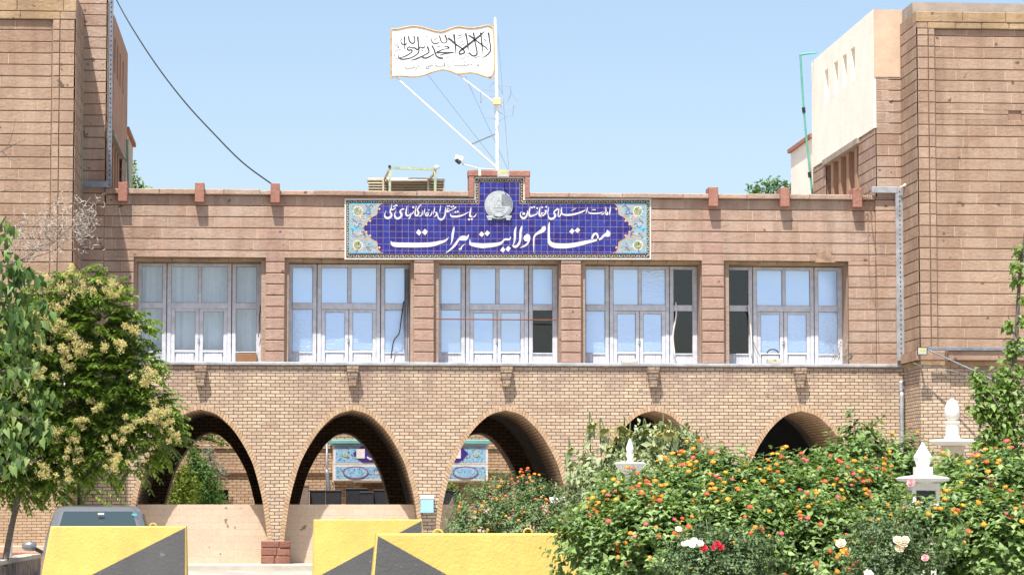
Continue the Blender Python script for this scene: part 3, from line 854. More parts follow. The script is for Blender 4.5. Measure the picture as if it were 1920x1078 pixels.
def tile_mat():
    m, n, l, b = new_mat('blue_tile')
    tc = n.new('ShaderNodeTexCoord'); sp = n.new('ShaderNodeSeparateXYZ'); l.new(tc.outputs['Object'], sp.inputs[0])
    cx = n.new('ShaderNodeCombineXYZ'); l.new(sp.outputs[0], cx.inputs[0]); l.new(sp.outputs[2], cx.inputs[1])
    br = n.new('ShaderNodeTexBrick'); br.offset = 0.0; l.new(cx.outputs[0], br.inputs['Vector'])
    br.inputs['Color1'].default_value = (0.020,0.016,0.14,1); br.inputs['Color2'].default_value = (0.022,0.036,0.235,1); br.inputs['Mortar'].default_value = (0.27,0.19,0.27,1)
    br.inputs['Scale'].default_value = 1; br.inputs['Mortar Size'].default_value = 0.0042; br.inputs['Mortar Smooth'].default_value = 0.3
    br.inputs['Brick Width'].default_value = 0.1455; br.inputs['Row Height'].default_value = 0.1455
    f = noise(n, l, 16, 4, 0.6)
    l.new(mixc(n, l, 1.0, br.outputs['Color'], mixc(n, l, f, (0.75,0.75,0.8), (1.3,1.25,1.2)), 'MULTIPLY'), b.inputs['Base Color'])
    b.inputs['Roughness'].default_value = 0.25; b.inputs['Specular IOR Level'].default_value = 0.35
    inv = n.new('ShaderNodeMath'); inv.operation = 'SUBTRACT'; inv.inputs[0].default_value = 1; l.new(br.outputs['Fac'], inv.inputs[1])
    bump(n, l, b, inv.outputs[0], 0.3, 0.004)
    return m
def flat(name, c, rough=0.4): return simple(name, c, rough, 0, 0.10, 12)
BT = tile_mat()
G_ = {'white': flat('glaze_white', (0.60,0.56,0.54)), 'dark': flat('glaze_dark', (0.035,0.04,0.035)), 'yel': flat('glaze_yellow', (0.46,0.42,0.20)),
      'org': flat('glaze_orange', (0.50,0.28,0.14)), 'gry': flat('glaze_grey', (0.30,0.34,0.34)), 'cyn': flat('glaze_cyan', (0.12,0.42,0.58)),
      'blu': flat('glaze_blue', (0.035,0.10,0.30)), 'red': flat('glaze_red', (0.36,0.13,0.10)), 'let': flat('glaze_letter', (0.60,0.56,0.55), 0.3),
      'grn': flat('glaze_green', (0.22,0.27,0.10)), 'pnk': flat('glaze_pink', (0.50,0.33,0.26))}
YS = -0.06
def tshape(d):
    return [(646+d,486.5-d),(1221-d,486.5-d),(1221-d,372.5+d),(984-d,372.5+d),(984-d,332+d),(888.5+d,332+d),(888.5+d,372.5+d),(646+d,372.5+d)]
sx = P(933, 430, YS)
sign = thing('tile_sign', 'wide blue glazed tile sign with white calligraphy above the three middle windows', 'sign', (sx.x, YS, sx.z))
mb = MB(); poly(mb, tshape(0), YS, 0.03, 0); mb.build('sign_panel', [G_['white']], sign)
mb = MB(); poly(mb, tshape(3.2), YS-0.006, 0.008, 0)
rr = random.Random(3)                                         # braided leaf band
ctr = tshape(6.0)
for i in range(8):
    a, c = ctr[i], ctr[(i+1) % 8]; L = math.hypot(c[0]-a[0], c[1]-a[1]); n = max(2, int(L/4.6))
    tx, ty = (c[0]-a[0])/L, (c[1]-a[1])/L
    for k in range(n):
        q = (k+0.5)/n; x, y = a[0]+(c[0]-a[0])*q, a[1]+(c[1]-a[1])*q; s_ = 1 if k % 2 else -1
        d1 = (tx*0.75 + ty*0.62*s_, ty*0.75 - tx*0.62*s_)
        poly(mb, [(x-d1[0]*2.5, y-d1[1]*2.5), (x+d1[1]*1.05, y-d1[0]*1.05), (x+d1[0]*2.5, y+d1[1]*2.5), (x-d1[1]*1.05, y+d1[0]*1.05)], YS-0.008, 0.003, 1 if rr.random() < 0.6 else 2)
mb.build('border_band', [G_['dark'], G_['yel'], G_['white']], sign)
mb = MB(); poly(mb, tshape(9.0), YS-0.010, 0.012, 0); mb.build('orange_line', [G_['org']], sign)
mb = MB(); poly(mb, tshape(10.0), YS-0.014, 0.014, 0); mb.build('tile_field', [BT], sign)
def oz(p): return (640+p[0]/8.99, 368+p[1]/8.99) + tuple(p[2:])
def mir(p): return (1867-p[0],) + tuple(p[1:])
half = [(700,122),(662,135),(632,165),(612,205),(606,250),(600,305),(560,330),(505,358),(445,428),(395,490),(362,540)]
bnd = half + [(x, 1080-y) for x, y in half[:-1][::-1]]
for side in (0, 1):
    fx = (lambda p: oz(p)) if side == 0 else (lambda p: mir(oz(p)))
    Yo = YS-0.018; rr = random.Random(11); mb = MB()
    poly(mb, [(128,122)] + bnd + [(128,958)], Yo, 0.006, 0, fx)
    stroke(mb, [p + (11,) if False else (p[0], p[1], 1.2) for p in bnd], Yo-0.003, 0.003, 2, 2, lambda p: fx(p))
    for x, y in ((640,215),(485,415),(420,475)):
        for yy in (y, 1080-y):
            q = fx((x, yy)); dot(mb, q[0], q[1], 2.3, Yo-0.004, 0.003, 2); dot(mb, q[0], q[1], 1.0, Yo-0.006, 0.003, 3)
    stroke(mb, [(145,130,1.4),(145,540,1.4),(145,950,1.4)], Yo-0.003, 0.003, 1, 2, fx)
    for yy in (128, 952): stroke(mb, [(140,yy,1.6),(600,yy,1.6)], Yo-0.003, 0.003, 1, 2, fx)
    poly(mb, [(150,505),(270,525),(330,540),(270,555),(150,575)], Yo-0.003, 0.003, 1, fx)
    # medallions, flowers, scrolls; mirrored above and below
    for fl in (0, 1):
        fy = (lambda p: fx(p)) if not fl else (lambda p: fx((p[0], 1080-p[1]) + tuple(p[2:])))
        c0 = fy((278,255))
        for k in range(24):
            a = 2*math.pi*k/24; 
            dot(mb, c0[0]+8.6*math.cos(a), c0[1]+8.6*math.sin(a), 1.25, Yo-0.003, 0.003, 3, 6)
        dot(mb, c0[0], c0[1], 7.4, Yo-0.004, 0.003, 8, 16)
        for k in range(26):
            a, d = rr.uniform(0, 6.28), 6.6*math.sqrt(rr.random())
            dot(mb, c0[0]+d*math.cos(a), c0[1]+d*math.sin(a), rr.uniform(.7,1.3), Yo-0.006, 0.002, rr.choice((3,7,4,7)), 6)
        for (fx_, fy_) in ((225,420),(455,195)):
            c = fy((fx_, fy_))
            for k in range(8):
                a = 2*math.pi*k/8
                if k % 4 == 3: continue
                poly(mb, [(c[0]+2.0*math.cos(a), c[1]+2.0*math.sin(a)), (c[0]+5.0*math.cos(a+.28), c[1]+5.0*math.sin(a+.28)), (c[0]+6.4*math.cos(a), c[1]+6.4*math.sin(a)), (c[0]+5.0*math.cos(a-.28), c[1]+5.0*math.sin(a-.28))], Yo-0.003, 0.003, 4 if k % 2 else 1)
            dot(mb, c[0], c[1], 2.3, Yo-0.005, 0.004, 5)
        cols_ = [1, 2, 4, 9, 3, 1]
        for k in range(46):
            for _ in range(20):
                x, y = rr.uniform(150, 590), rr.uniform(140, 535)
                lim = np.interp(y, [p[1] for p in half], [p[0] for p in half])
                if x < lim-30 and math.hypot(x-278, y-255) > 95: break
            a = rr.uniform(0, 6.28); r_ = rr.uniform(22, 48); s_ = rr.choice((-1, 1)); pts = []
            for j in range(6):
                t = a + s_*j*0.75; q = r_*(1-0.13*j); pts.append((x+q*math.cos(t), y+q*math.sin(t), 1.3*(1-0.1*j)))
            if all(p[0] < np.interp(p[1], [h[1] for h in half], [h[0] for h in half])-8 and p[0] > 140 and 130 < p[1] < 545 for p in pts):
                stroke(mb, pts, Yo-0.0025-0.0001*k, 0.003, cols_[k % 6], 2, fy)
    mb.build('arabesque_corner', [G_['gry'], G_['cyn'], G_['org'], G_['white'], G_['blu'], G_['red'], G_['pnk'], G_['yel'], G_['grn'], G_['pnk']], sign)

def T(n): o = {1:(710,375),2:(810,375),3:(910,375),4:(1030,375)}[n]; return lambda p: (o[0]+p[0]/10.783, o[1]+p[1]/10.783) + ((p[2]/10.783*0.98,) if len(p) > 2 else ())
YT = YS-0.019
mb = MB()
S = lambda t, pts: stroke(mb, pts, YT, 0.006, 0, 4, T(t))
D = lambda t, *cs: [dot(mb, *T(t)((x, y)), r/10.783, YT, 0.006) for x, y, r in cs]
G = lambda t, pts, c=0: poly(mb, pts, YT, 0.006, 0, T(t), c)
# large line
G(4, [(1170,602),(1212,635),(1233,665),(1226,722),(1190,747),(1120,742),(1060,795),(1000,822),(960,822),(985,790),(1040,760),(1085,705),(1140,665)], 3)
S(4, [(985,800,34),(978,725,36),(950,678,40),(900,700,46),(868,760,42),(862,815,30)])
S(4, [(1000,800,40),(870,828,56),(700,866,80),(530,905,92),(350,928,102),(200,928,106),(80,912,100),(15,868,84),(-8,800,52),(-10,600,42),(-6,500,34),(3,440,6)])
G(4, [(455,575),(515,625),(460,692),(402,645)]); G(4, [(570,560),(627,605),(573,672),(515,620)])
S(3, [(1168,535,60),(1185,575,84),(1150,622,84),(1080,660,60),(1020,700,42),(985,760,34),(978,850,28),(978,960,20),(982,1075,6)])
G(3, [(845,685),(890,700),(910,750),(905,810),(880,870),(840,920),(790,948),(692,972),(760,930),(830,880),(855,838),(820,838),(785,815),(772,770),(795,722)], 2)
S(3, [(742,515,4),(730,570,40),(712,650,48),(708,760,46),(700,830,42),(670,900,46),(620,942,56),(575,938,46),(548,915,8)])
S(3, [(630,530,4),(610,590,36),(600,650,46),(597,740,44),(590,820,34),(575,880,22),(552,915,8)])
S(3, [(513,738,6),(500,780,30),(470,800,38),(420,795,46),(375,812,34),(345,850,40),(290,882,62),(180,908,82),(0,922,98),(-70,926,102),(-200,930,106),(-295,918,96),(-300+25,920,90)][:10] + [(-278,895,72),(-308,850,32),(-313,788,5)])
G(3, [(355,945),(405,1000),(358,1068),(302,1015)]); G(3, [(460,930),(517,975),(465,1048),(408,995)])
G(2, [(1000,635),(1058,690),(1008,750),(950,700)]); G(2, [(1115,615),(1175,665),(1118,733),(1062,680)])
G(2, [(740,690),(748,720),(725,780),(680,822),(560,818),(530,850),(480,930),(400,1000),(330,1050),(268,1078),(330,1022),(420,930),(470,860),(540,770),(590,730),(650,722),(700,735),(725,715)], 2)
S(2, [(668,878,4),(632,920,16),(595,950,22),(590,985,30),(560,995,34),(545,980,20)])
S(2, [(450,530,4),(434,620,42),(418,700,48),(412,770,42),(395,850,22),(372,905,4)])
S(1, [(1413,745,5),(1388,790,24),(1328,832,48),(1228,862,70),(1140,886,86),(1000,906,96),(750,912,100),(500,910,98),(350,905,98),(290,890,86),(260,865,46),(247,830,5)])
G(1, [(805,590),(865,655),(820,725),(755,660)]); G(1, [(935,583),(993,640),(940,718),(872,655)])
mb.build('large_lettering', [G_['let']], sign)
mb = MB()
# small line, right half
S(4, [(1235,125,4),(1231,180,24),(1223,260,24),(1215,315,5)]); S(4, [(1140,135,6),(1145,200,24),(1142,265,22),(1150,292,32),(1178,285,34),(1178,235,10)])
S(4, [(1112,235,5),(1102,270,22),(1075,290,20),(1042,297,4)]); S(4, [(1078,235,5),(1050,260,24),(980,272,28),(900,275,30),(820,268,28),(792,245,18),(785,225,4)]); D(4, (885,200,15), (922,200,15))
S(4, [(774,145,4),(763,200,22),(743,282,5)]); S(4, [(745,200,5),(680,230,30),(600,262,34),(500,290,38),(400,305,40),(320,305,36),(270,290,30),(248,262,26),(244,200,24),(252,145,5)])
S(4, [(235,270,24),(222,318,24),(195,335,26),(178,315,22),(186,240,26),(200,175,6)]); S(4, [(440,220,8),(490,200,11),(548,160,6)]); S(4, [(490,165,8),(520,192,8)])
S(4, [(182,180,40),(135,205,32),(98,243,26),(105,280,42),(120,315,44),(98,358,42),(50,385,44),(0,372,38),(-18,330,20),(-20,262,5)])
S(3, [(1282,138,5),(1270,220,22),(1248,300,5)]); S(3, [(1218,205,44),(1222,250,32),(1195,295,26),(1150,318,30),(1138,270,24),(1190,262,8)]); D(3, (1232,142,20), (1150,150,18))
S(3, [(1110,130,6),(1096,210,28),(1090,280,36),(1108,322,42),(1150,315,34)]); D(3, (1050,170,19)); S(3, [(1048,220,8),(1045,280,22),(1000,305,24),(930,326,36),(896,318,42),(884,270,32),(895,200,28),(912,120,5)]); D(3, (943,155,19), (990,143,19))
S(3, [(852,208,6),(850,270,26),(824,338,38),(770,372,46),(725,345,34),(708,300,22),(713,235,6)]); D(3, (778,278,28)); S(3, [(722,255,8),(750,235,10)])
# small line, left half
S(2, [(897,272,5),(880,312,18),(850,342,20),(812,352,4)]); S(2, [(790,143,5),(780,210,28),(766,290,32),(775,330,42),(818,335,10)]); D(2, (748,396,22), (804,388,22))
S(2, [(752,238,5),(690,275,22),(640,300,22),(590,318,34),(500,336,40),(410,335,38),(375,310,22),(370,272,5)]); D(2, (473,246,20), (520,238,20))
S(2, [(485,142,30),(440,180,18),(370,212,20),(312,235,30),(285,215,22)]); S(2, [(350,190,14),(325,170,16),(303,192,16),(325,215,14)]); D(2, (320,126,15), (354,124,15), (394,142,17), (432,130,17))
S(2, [(275,143,5),(270,230,26),(262,310,28),(230,372,34),(180,398,42),(135,370,30),(116,320,20),(122,270,5)]); S(2, [(181,108,5),(166,190,22),(150,252,5)])
S(2, [(75,245,36),(96,278,28),(76,322,26),(32,346,4)]); S(2, [(57,138,5),(43,220,26),(26,292,5)])
S(1, [(1082,222,6),(1070,280,20),(1045,317,20),(1012,337,4)]); S(1, [(990,238,8),(1002,285,24),(975,325,28),(950,300,24),(965,265,18),(992,250,8)]); D(1, (1016,205,14))
S(1, [(937,168,5),(926,230,22),(910,308,5)]); S(1, [(892,212,6),(880,280,22),(850,322,22),(797,336,4)]); S(1, [(766,113,5),(746,200,22),(736,280,28),(756,320,32),(792,305,32),(806,255,36),(785,215,30),(800,165,22),(862,98,8)]); S(1, [(790,140,8),(850,90,8)])
D(1, (698,150,21)); S(1, [(707,218,8),(692,268,20),(655,288,22),(642,330,22),(613,384,26)]); S(1, [(577,112,5),(561,200,28),(552,280,32),(575,318,36),(622,308,22),(652,268,8)])
S(1, [(517,185,28),(470,190,24),(434,230,32),(450,270,42),(466,310,42),(430,357,42),(375,377,44),(335,345,36),(323,290,22),(358,210,4)])
S(1, [(378,108,40),(330,118,20),(296,142,14),(345,160,10),(290,196,26),(258,196,22)]); S(1, [(268,80,5),(255,160,22),(234,240,26),(260,290,38),(246,340,42),(180,370,46),(135,345,38),(120,300,22),(152,210,4)])
mb.build('small_lettering', [G_['let']], sign)
# emblem
SILV = simple('silver_relief', (0.46,0.49,0.50), 0.45, 0.25, 0.12, 10)
SILV2 = simple('silver_line', (0.30,0.32,0.33), 0.6, 0.2)
mb = MB(); ec = (935.3, 384.5); YE = YS-0.02
def disc(r, y0, y1, m): dot(mb, ec[0], ec[1], r, y0, y1-y0, m, 40)
disc(26.6, YE-0.035, YE, 0); disc(24.6, YE-0.042, YE-0.034, 1); disc(24.0, YE-0.050, YE-0.034, 0); disc(22.2, YE-0.054, YE-0.049, 1); disc(21.6, YE-0.060, YE-0.049, 0)
for k in range(22):                                           # wreath of wheat ears
    for s_ in (1, -1):
        a = math.pi*(0.5 + s_*(0.12+0.72*k/21)) ; x, y = ec[0]+19*math.cos(a), ec[1]+19*math.sin(a)
        dot(mb, x, y, 1.1, YE-0.066, 0.008, 0, 6)
ez = lambda p: (895+p[0]/14.37, 345+p[1]/14.37) + ((p[2]/28.0,) if len(p) > 2 else ())
for pts in ([(420,650,34),(580,640,40),(745,650,34)], [(470,640,26),(472,470,22)], [(690,640,26),(688,470,22)], [(505,560,22),(530,480,30),(582,440,34),(635,480,30),(658,560,22)], [(582,430,18),(582,350,12)], [(470,460,12),(470,420,8)], [(690,460,12),(690,420,8)],
            [(430,700,16),(580,740,12),(740,790,16)], [(740,700,16),(580,740,12),(430,790,16)], [(560,640,20),(560,570,26),(605,570,26),(605,640,20)]):
    stroke(mb, pts, YE-0.065, 0.006, 1, 3, ez)
poly(mb, [(430,880),(580,850),(740,875),(735,925),(590,885),(430,930)], YE-0.05, 0.05, 0, ez)
for a, c, e in ((245,425,290),(745,925,870)):
    poly(mb, [(a,852),(c,852),(c-8,915),(a+14,915)], YE-0.062, 0.06, 0, ez); poly(mb, [(min(a+25,e),918),(max(c-20,a+60),918),(c-40,972),(a+40,972)], YE-0.055, 0.05, 0, ez)
mb.build('emblem', [SILV, SILV2], sign)

# ------------------------------------------------------------------ flag pole with painted board
YP = 0.22
def FB(p): return (720+p[0]/5.388, 20+p[1]/5.388)
top = [(75,195),(95,190),(140,190),(250,167),(340,165),(430,186),(530,214),(600,214),(680,183),(750,167),(850,180),(950,175),(1040,155),(1075,165),(1100,190)]
bot = [(1113,300),(1115,450),(1114,600),(1095,650),(1060,672),(1000,660),(900,630),(800,636),(740,640),(650,607),(580,600),(480,625),(400,655),(300,670),(180,662),(90,666),(75,655)]
ol = [FB(p) for p in top + bot]
base = P(933, 318, YP)
flag = thing('flag_pole', 'white pole on the sign top carrying a wavy white board with black calligraphy', 'flag pole', base)
mb = MB(); mb.tube([base + Vector((0,0,-0.1)), P(931.5,175,YP), P(928.5,38,YP)], 0.042, 10, 0, 0.034); mb.tube([P(928.5,39,YP), P(928.4,33,YP)], 0.036, 8, 0, 0.008)
mb.build('pole', [WHITE], flag)
mb = MB(); sm_ol = smooth_pts(ol + [ol[0]], 4)[:-1]
mb.prism([w2(p[0], p[1], YP) for p in sm_ol], YP-0.01, YP+0.01)
mb.build('board', [WHITE], flag)
mb = MB(); pts = [P(p[0], p[1], YP-0.012) for p in sm_ol]; mb.tube(pts + [pts[0]], 0.021, 6)
mb.bar(P(922,50,YP), P(929,43,YP), .03, .03); mb.bar(P(917,147,YP), P(930,147,YP), .03, .03)
mb.build('board_frame', [TIMBER], flag)
INK = simple('black_ink', (0.035,0.04,0.05), 0.5)
INKG = simple('grey_ink', (0.12,0.13,0.15), 0.6)
mb = MB(); YF = YP-0.013
F = lambda t, pts, m=0, g=1.3: stroke(mb, pts, YF - 0.0004*(len(mb.v) % 7), 0.003, m, 4, lambda p: ((735 if t == 1 else 830)+p[0]/10.78, 45+p[1]/10.78, p[2]/10.78*g))
for s_ in ([(920,180,30),(935,240,26),(950,360,20),(970,480,20),(960,560,22),(910,620,20),(850,665,14),(780,688,4)],
           [(840,155,10),(760,235,26),(640,330,28),(500,440,32),(420,500,32),(365,540,24),(335,580,22),(345,612,22),(400,605,22),(440,580,22),(430,545,20),(380,495,20),(250,405,24),(160,325,30),(105,295,26)],
           [(520,235,20),(600,280,26),(700,360,20),(800,430,20),(880,490,18),(925,548,8)], [(765,180,28),(780,280,20),(795,430,22),(812,600,8)],
           [(620,180,28),(640,280,22),(660,400,20),(690,540,22),(690,620,22),(640,650,22),(590,640,20),(545,600,24),(520,590,16)], [(465,195,32),(490,310,22),(510,450,22),(515,545,10)],
           [(228,215,32),(240,320,24),(258,450,24),(270,630,10)], [(45,230,26),(75,300,24),(85,350,18),(60,385,14),(0,390,12)],
           [(20,525,10),(80,500,12),(130,490,24),(90,460,14),(30,470,12)], [(225,578,14),(100,585,18),(0,580,18),(-124,585,20),(-44,540,14),(26,510,10)], [(225,578,10),(100,600,14),(0,617,14),(-60,640,10)]): F(2, s_)
for s_ in ([(805,440,22),(850,520,24),(875,600,24),(905,660,24),(960,690,28),(1035,700,26)], [(850,610,16),(760,665,20),(680,695,24),(620,680,24),(610,650,14)], [(715,460,26),(745,540,24),(730,590,18),(660,630,16),(560,680,20),(460,720,18),(370,738,4)],
           [(520,260,28),(530,380,22),(540,500,22),(540,570,20),(490,630,18),(400,680,18),(300,710,20),(200,718,22),(140,690,18),(130,620,6)], [(395,490,20),(350,470,16),(310,500,20),(330,535,22),(380,530,22),(410,545,18),(380,590,18),(300,640,18),(200,680,14),(60,705,4)],
           [(400,490,18),(460,490,22),(500,520,24),(540,505,20),(580,470,14),(620,490,20),(655,470,14),(665,440,8)], [(250,260,28),(255,350,22),(258,430,20),(255,520,10)], [(335,250,20),(345,330,22),(380,385,20),(430,395,20),(460,360,18),(455,290,20),(440,245,18)],
           [(205,295,10),(180,330,12),(190,390,16),(230,420,20),(290,410,14),(310,380,8)], [(800,295,10),(800,350,14),(840,395,16),(900,400,16),(945,370,12)], [(960,240,20),(975,300,20),(1000,370,16),(1045,388,12),(1075,385,10)]): F(1, s_)
for s_ in ([(840,310,12),(870,315,12),(890,305,12),(915,310,12)], [(60,550,7),(180,515,7)], [(45,380,8),(60,430,8),(110,430,8),(135,380,6)], [(665,370,6),(680,410,8),(740,405,6)], [(100,470,10),(140,465,14),(120,490,10)], [(30,635,24),(55,635,24)], [(695,245,20),(715,262,14)], [(895,470,10),(930,465,10),(970,455,10)], [(600,550,16),(625,530,16)], [(835,655,18),(860,655,18)]): F(1, s_, 1)
for s_ in ([(300,305,8),(420,250,8)], [(355,445,8),(460,400,8)], [(310,230,12),(345,240,12),(385,215,12)], [(340,365,10),(380,372,10),(410,355,10)], [(835,310,16),(880,352,14)], [(640,690,8),(780,645,6)], [(340,620,6),(350,680,8),(400,705,8),(440,680,8),(470,620,8),(510,600,6)], [(85,690,8),(140,655,6)], [(115,240,10),(125,268,10)], [(130,410,16),(150,410,12)], [(500,655,12),(530,680,10)]): F(2, s_, 1)
for s_ in ([(265,870,9),(270,895,12),(350,898,12),(440,890,12),(460,860,9)], [(325,835,9),(350,835,9)], [(500,870,9),(490,910,9),(455,930,6)], [(490,800,8),(530,860,9),(560,860,9)], [(595,795,8),(620,855,9)],
           [(700,850,9),(690,900,12),(740,905,9),(725,870,9),(780,850,12),(830,850,8)], [(850,850,9),(900,855,9),(1040,855,9),(1060,830,8),(1058,780,6)], [(870,790,8),(900,850,8)]): F(1, s_, 1)
for s_ in ([(720,810,9),(725,840,12),(680,850,9)], [(620,770,8),(640,830,9)], [(600,815,14),(560,840,9),(520,825,14),(500,845,9),(440,840,12),(400,845,9),(300,850,9),(230,845,9),(210,790,7)], [(440,750,8),(450,840,8)], [(160,760,8),(185,835,8)],
           [(150,820,8),(145,855,9),(110,860,9),(90,830,7)], [(40,780,8),(45,850,9),(-20,855,9)], [(575,770,8),(590,772,8)], [(210,760,8),(230,760,8)]): F(2, s_, 1)
mb.build('lettering', [INK, INKG], flag)
mb = MB(); mb.tube([P(743,146,YP+0.03), P(930,314,YP+0.03)], 0.022, 8); mb.build('long_brace', [WHITE], flag)
mb = MB(); mb.tube([P(857,139,YP+0.03), P(926,192,YP+0.03)], 0.020, 8); mb.build('short_brace', [WHITE], flag)
mb = MB(); mb.bar(P(884,271,YP+0.03), P(931,251,YP+0.03), .03, .03); mb.build('tie_bar', [STEEL], flag)
mb = MB(); q = P(932, 191, YP-0.06); mb.bbox(q.x-.095, q.x+.095, q.y-.05, q.y+.05, q.z-.08, q.z+.08, .02); mb.build('junction_box', [YELLOWB], flag)
LEADM = simple('thin_cable', (0.38,0.34,0.40), 0.6)
mb = MB(); rr = random.Random(4)
cz = lambda x, y, d=0.0: P(840+x/5.393, 140+y/5.393, YP-0.05+d)
for pl in ([(490,90),(520,130),(550,200),(555,270)], [(630,120),(635,190),(600,270),(530,330)], [(330,290),(340,250),(400,225),(475,220)], [(330,160),(400,158),(480,175)], [(400,158),(470,80),(520,115),(630,120)], [(520,340),(580,350),(640,330),(700,280)],
           [(480,345),(540,395),(600,420),(655,415)], [(440,310),(440,370),(470,440),(505,480)], [(370,435),(480,450)], [(505,480),(600,420)], [(665,310),(655,415)], [(470,320),(480,450),(490,640),(505,860)], [(500,500),(520,620),(510,760),(520,870)], [(330,160),(335,290)], [(640,190),(705,275)]):
    mb.tube(smooth_pts([tuple(cz(x, y, rr.uniform(-.15,.15))) for x, y in pl], 5), 0.0055, 4)
mb.build('cable_loops', [LEADM], flag)
# guy wires
mb = MB()
for a, c in (((800,138),(930,305)), ((872,143),(952,318)), ((934,70),(954,318))): mb.tube([P(*a, YP+0.05), P(*c, YP+0.2)], 0.0045, 4)
mb.build('guy_wire', [STEEL], flag)

# ------------------------------------------------------------------ things on the roof line
def floodlight(name, label, px, py, Y, wpx, hpx, glassm, yel=None, tilt=0.35):
    t = thing(name, label, 'floodlight', P(px, py, Y), 'floodlights'); c = P(px, py, Y); k = SCL(Y); a, h = wpx/k/2, hpx/k/2
    mb = MB(); mb.add([(c.x-a,c.y,c.z-h),(c.x+a,c.y,c.z-h),(c.x+a,c.y-tilt*h,c.z+h),(c.x-a,c.y-tilt*h,c.z+h),(c.x-a*.8,c.y+.08,c.z-h*.9),(c.x+a*.8,c.y+.08,c.z-h*.9),(c.x+a*.8,c.y+.06,c.z+h*.8),(c.x-a*.8,c.y+.06,c.z+h*.8)],
        [(0,1,2,3),(7,6,5,4),(0,4,5,1),(1,5,6,2),(2,6,7,3),(3,7,4,0)]); body = mb.build('housing', [glassm[0]], t)
    mb = MB(); e = .82; yo = -0.006
    def pt(u, v): return (c.x+a*u, c.y - tilt*h*(v+1)/2 + yo, c.z+h*v)
    mb.add([pt(-e,-e),pt(e,-e),pt(e,e),pt(-e,e)], [(0,1,2,3)]); mb.build('lens', [glassm[1]], t)
    mb = MB(); yo = -0.009; mb.add([pt(-.6,.05),pt(.6,.05),pt(.55,.7),pt(-.55,.7)], [(0,1,2,3)]); mb.build('reflector', [LAMPY], t)
    mb = MB(); mb.bar((c.x, c.y+.06, c.z), (c.x, c.y+.35, c.z-.02), .04, .03); mb.build('bracket', [STEEL], t)
    return t
floodlight('floodlight', 'pale floodlight clamped above the sign at the foot of the flag pole', 943.5, 325, -0.42, 22, 14, (LAMPG, LAMPG))
floodlight('floodlight', 'black framed floodlight on the stone ledge at the corner of the right tower', 1729, 658, -2.25, 20, 15, (DGREY, LAMPG))
t = thing('security_camera', 'white security camera on a long arm left of the flag pole', 'camera', P(898, 318, 0.0))
mb = MB(); mb.tube([P(866,308,-.15), P(900,317,-.15), P(925,318,0)], 0.016, 6); mb.box(P(899,0,0).x-.03, P(899,0,0).x+.03, -.16, .0, PZ(331,0), PZ(317,0)); mb.build('arm', [WHITE_D], t)
mb = MB(); mb.tube([P(853,296,-.2), P(856,297,-.2), P(867,300,-.2)], 0.075, 10); mb.build('hood', [WHITE], t)
mb = MB(); mb.tube([P(857,300,-.22), P(862,306,-.26)], 0.06, 10, 0, 0.045); mb.build('lens', [BLACK], t)
# evaporative cooler with its mint-painted frame
t = thing('roof_cooler', 'cream louvred cooler box standing on the roof behind the parapet', 'air cooler', (PX(760,1.3,340), 1.3, Z_TOP-.2))
mb = MB(); Yc = 1.3; zt, zb = PZ(336,Yc), PZ(372,Yc)
xa, xb, xc_, xd = PX(690,Yc,345), PX(719,Yc,345), PX(803,Yc,345), PX(833,Yc,345)
mb.box(xa+.02, xd-.02, Yc+.06, Yc+.9, zb-.3, zt-.02); mb.bbox(xa-.01, xb, Yc-.02, Yc+.5, zt-.06, zt, .008); mb.bbox(xc_+.06, xd+.01, Yc-.02, Yc+.5, zt-.06, zt, .008)
mb.bbox(xb-.03, xb+.02, Yc-.04, Yc+.1, zb, zt+.01, .006); mb.bbox(xc_-.03, xc_+.02, Yc-.04, Yc+.1, zb, zt+.01, .006); mb.bbox(xd-.03, xd, Yc-.02, Yc+.1, zb, zt-.06, .006)
mb.add([(xb+.03,Yc-.30,PZ(343,Yc)),(xc_-.03,Yc-.30,PZ(342,Yc)),(xc_-.03,Yc+.06,PZ(334,Yc)),(xb+.03,Yc+.06,PZ(334,Yc)),(xb+.03,Yc-.28,PZ(345,Yc)),(xc_-.03,Yc-.28,PZ(344,Yc))], [(0,1,2,3),(0,4,5,1)])
mb.build('casing', [CREAMM], t)
for k in range(9):
    z = zb-.1 + k*0.062
    if z > zt-.08: break
    mb = MB()
    for x0, x1 in ((xa, xb-.035), (xb+.03, xc_-.035), (xc_+.03, xd-.035)):
        mb.add([(x0,Yc-.03,z),(x1,Yc-.03,z),(x1,Yc+.055,z+.045),(x0,Yc+.055,z+.045),(x0,Yc-.03,z-.008),(x1,Yc-.03,z-.008),(x1,Yc+.055,z+.035),(x0,Yc+.055,z+.035)], [(0,1,2,3),(7,6,5,4),(0,4,5,1),(3,2,6,7)])
    mb.build('louvre', [CREAMM], t)
t = thing('pipe_frame', 'rusty mint green metal frame standing in front of the roof cooler', 'frame', (PX(775,.5,350), .5, Z_TOP-.2))
Yf = 0.55; rb = MB()
for px, py in ((731,312),(816,318)):
    mb = MB(); mb.bar((PX(px,Yf,350), Yf, Z_PAR-.3), P(px, py, Yf), .055, .055); mb.build('post', [MINT], t)
    mb = MB(); mb.bar(P(px-1, py+6, Yf+.03), (PX(px,Yf,350)-.12, Yf+.9, PZ(341,Yf+.9)), .045, .045); mb.build('strut', [CREAMM], t)
mb = MB(); mb.bar(P(734,315,Yf), P(815,318,Yf), .055, .055); mb.build('crossbar', [MINT], t)
mb = MB(); q = P(730.5,312.5,Yf-.03); mb.bbox(q.x-.03,q.x+.03,q.y-.02,q.y+.03,q.z-.03,q.z+.03,.006); mb.build('end_cap', [BLACK], t)
mb = MB(); q = P(819,314,Yf-.05); mb.lathe(q, [(0.01,-.05),(.055,-.03),(.065,.01),(.04,.04),(.01,.05)], 9); mb.build('rag', [WHITE_D], t)

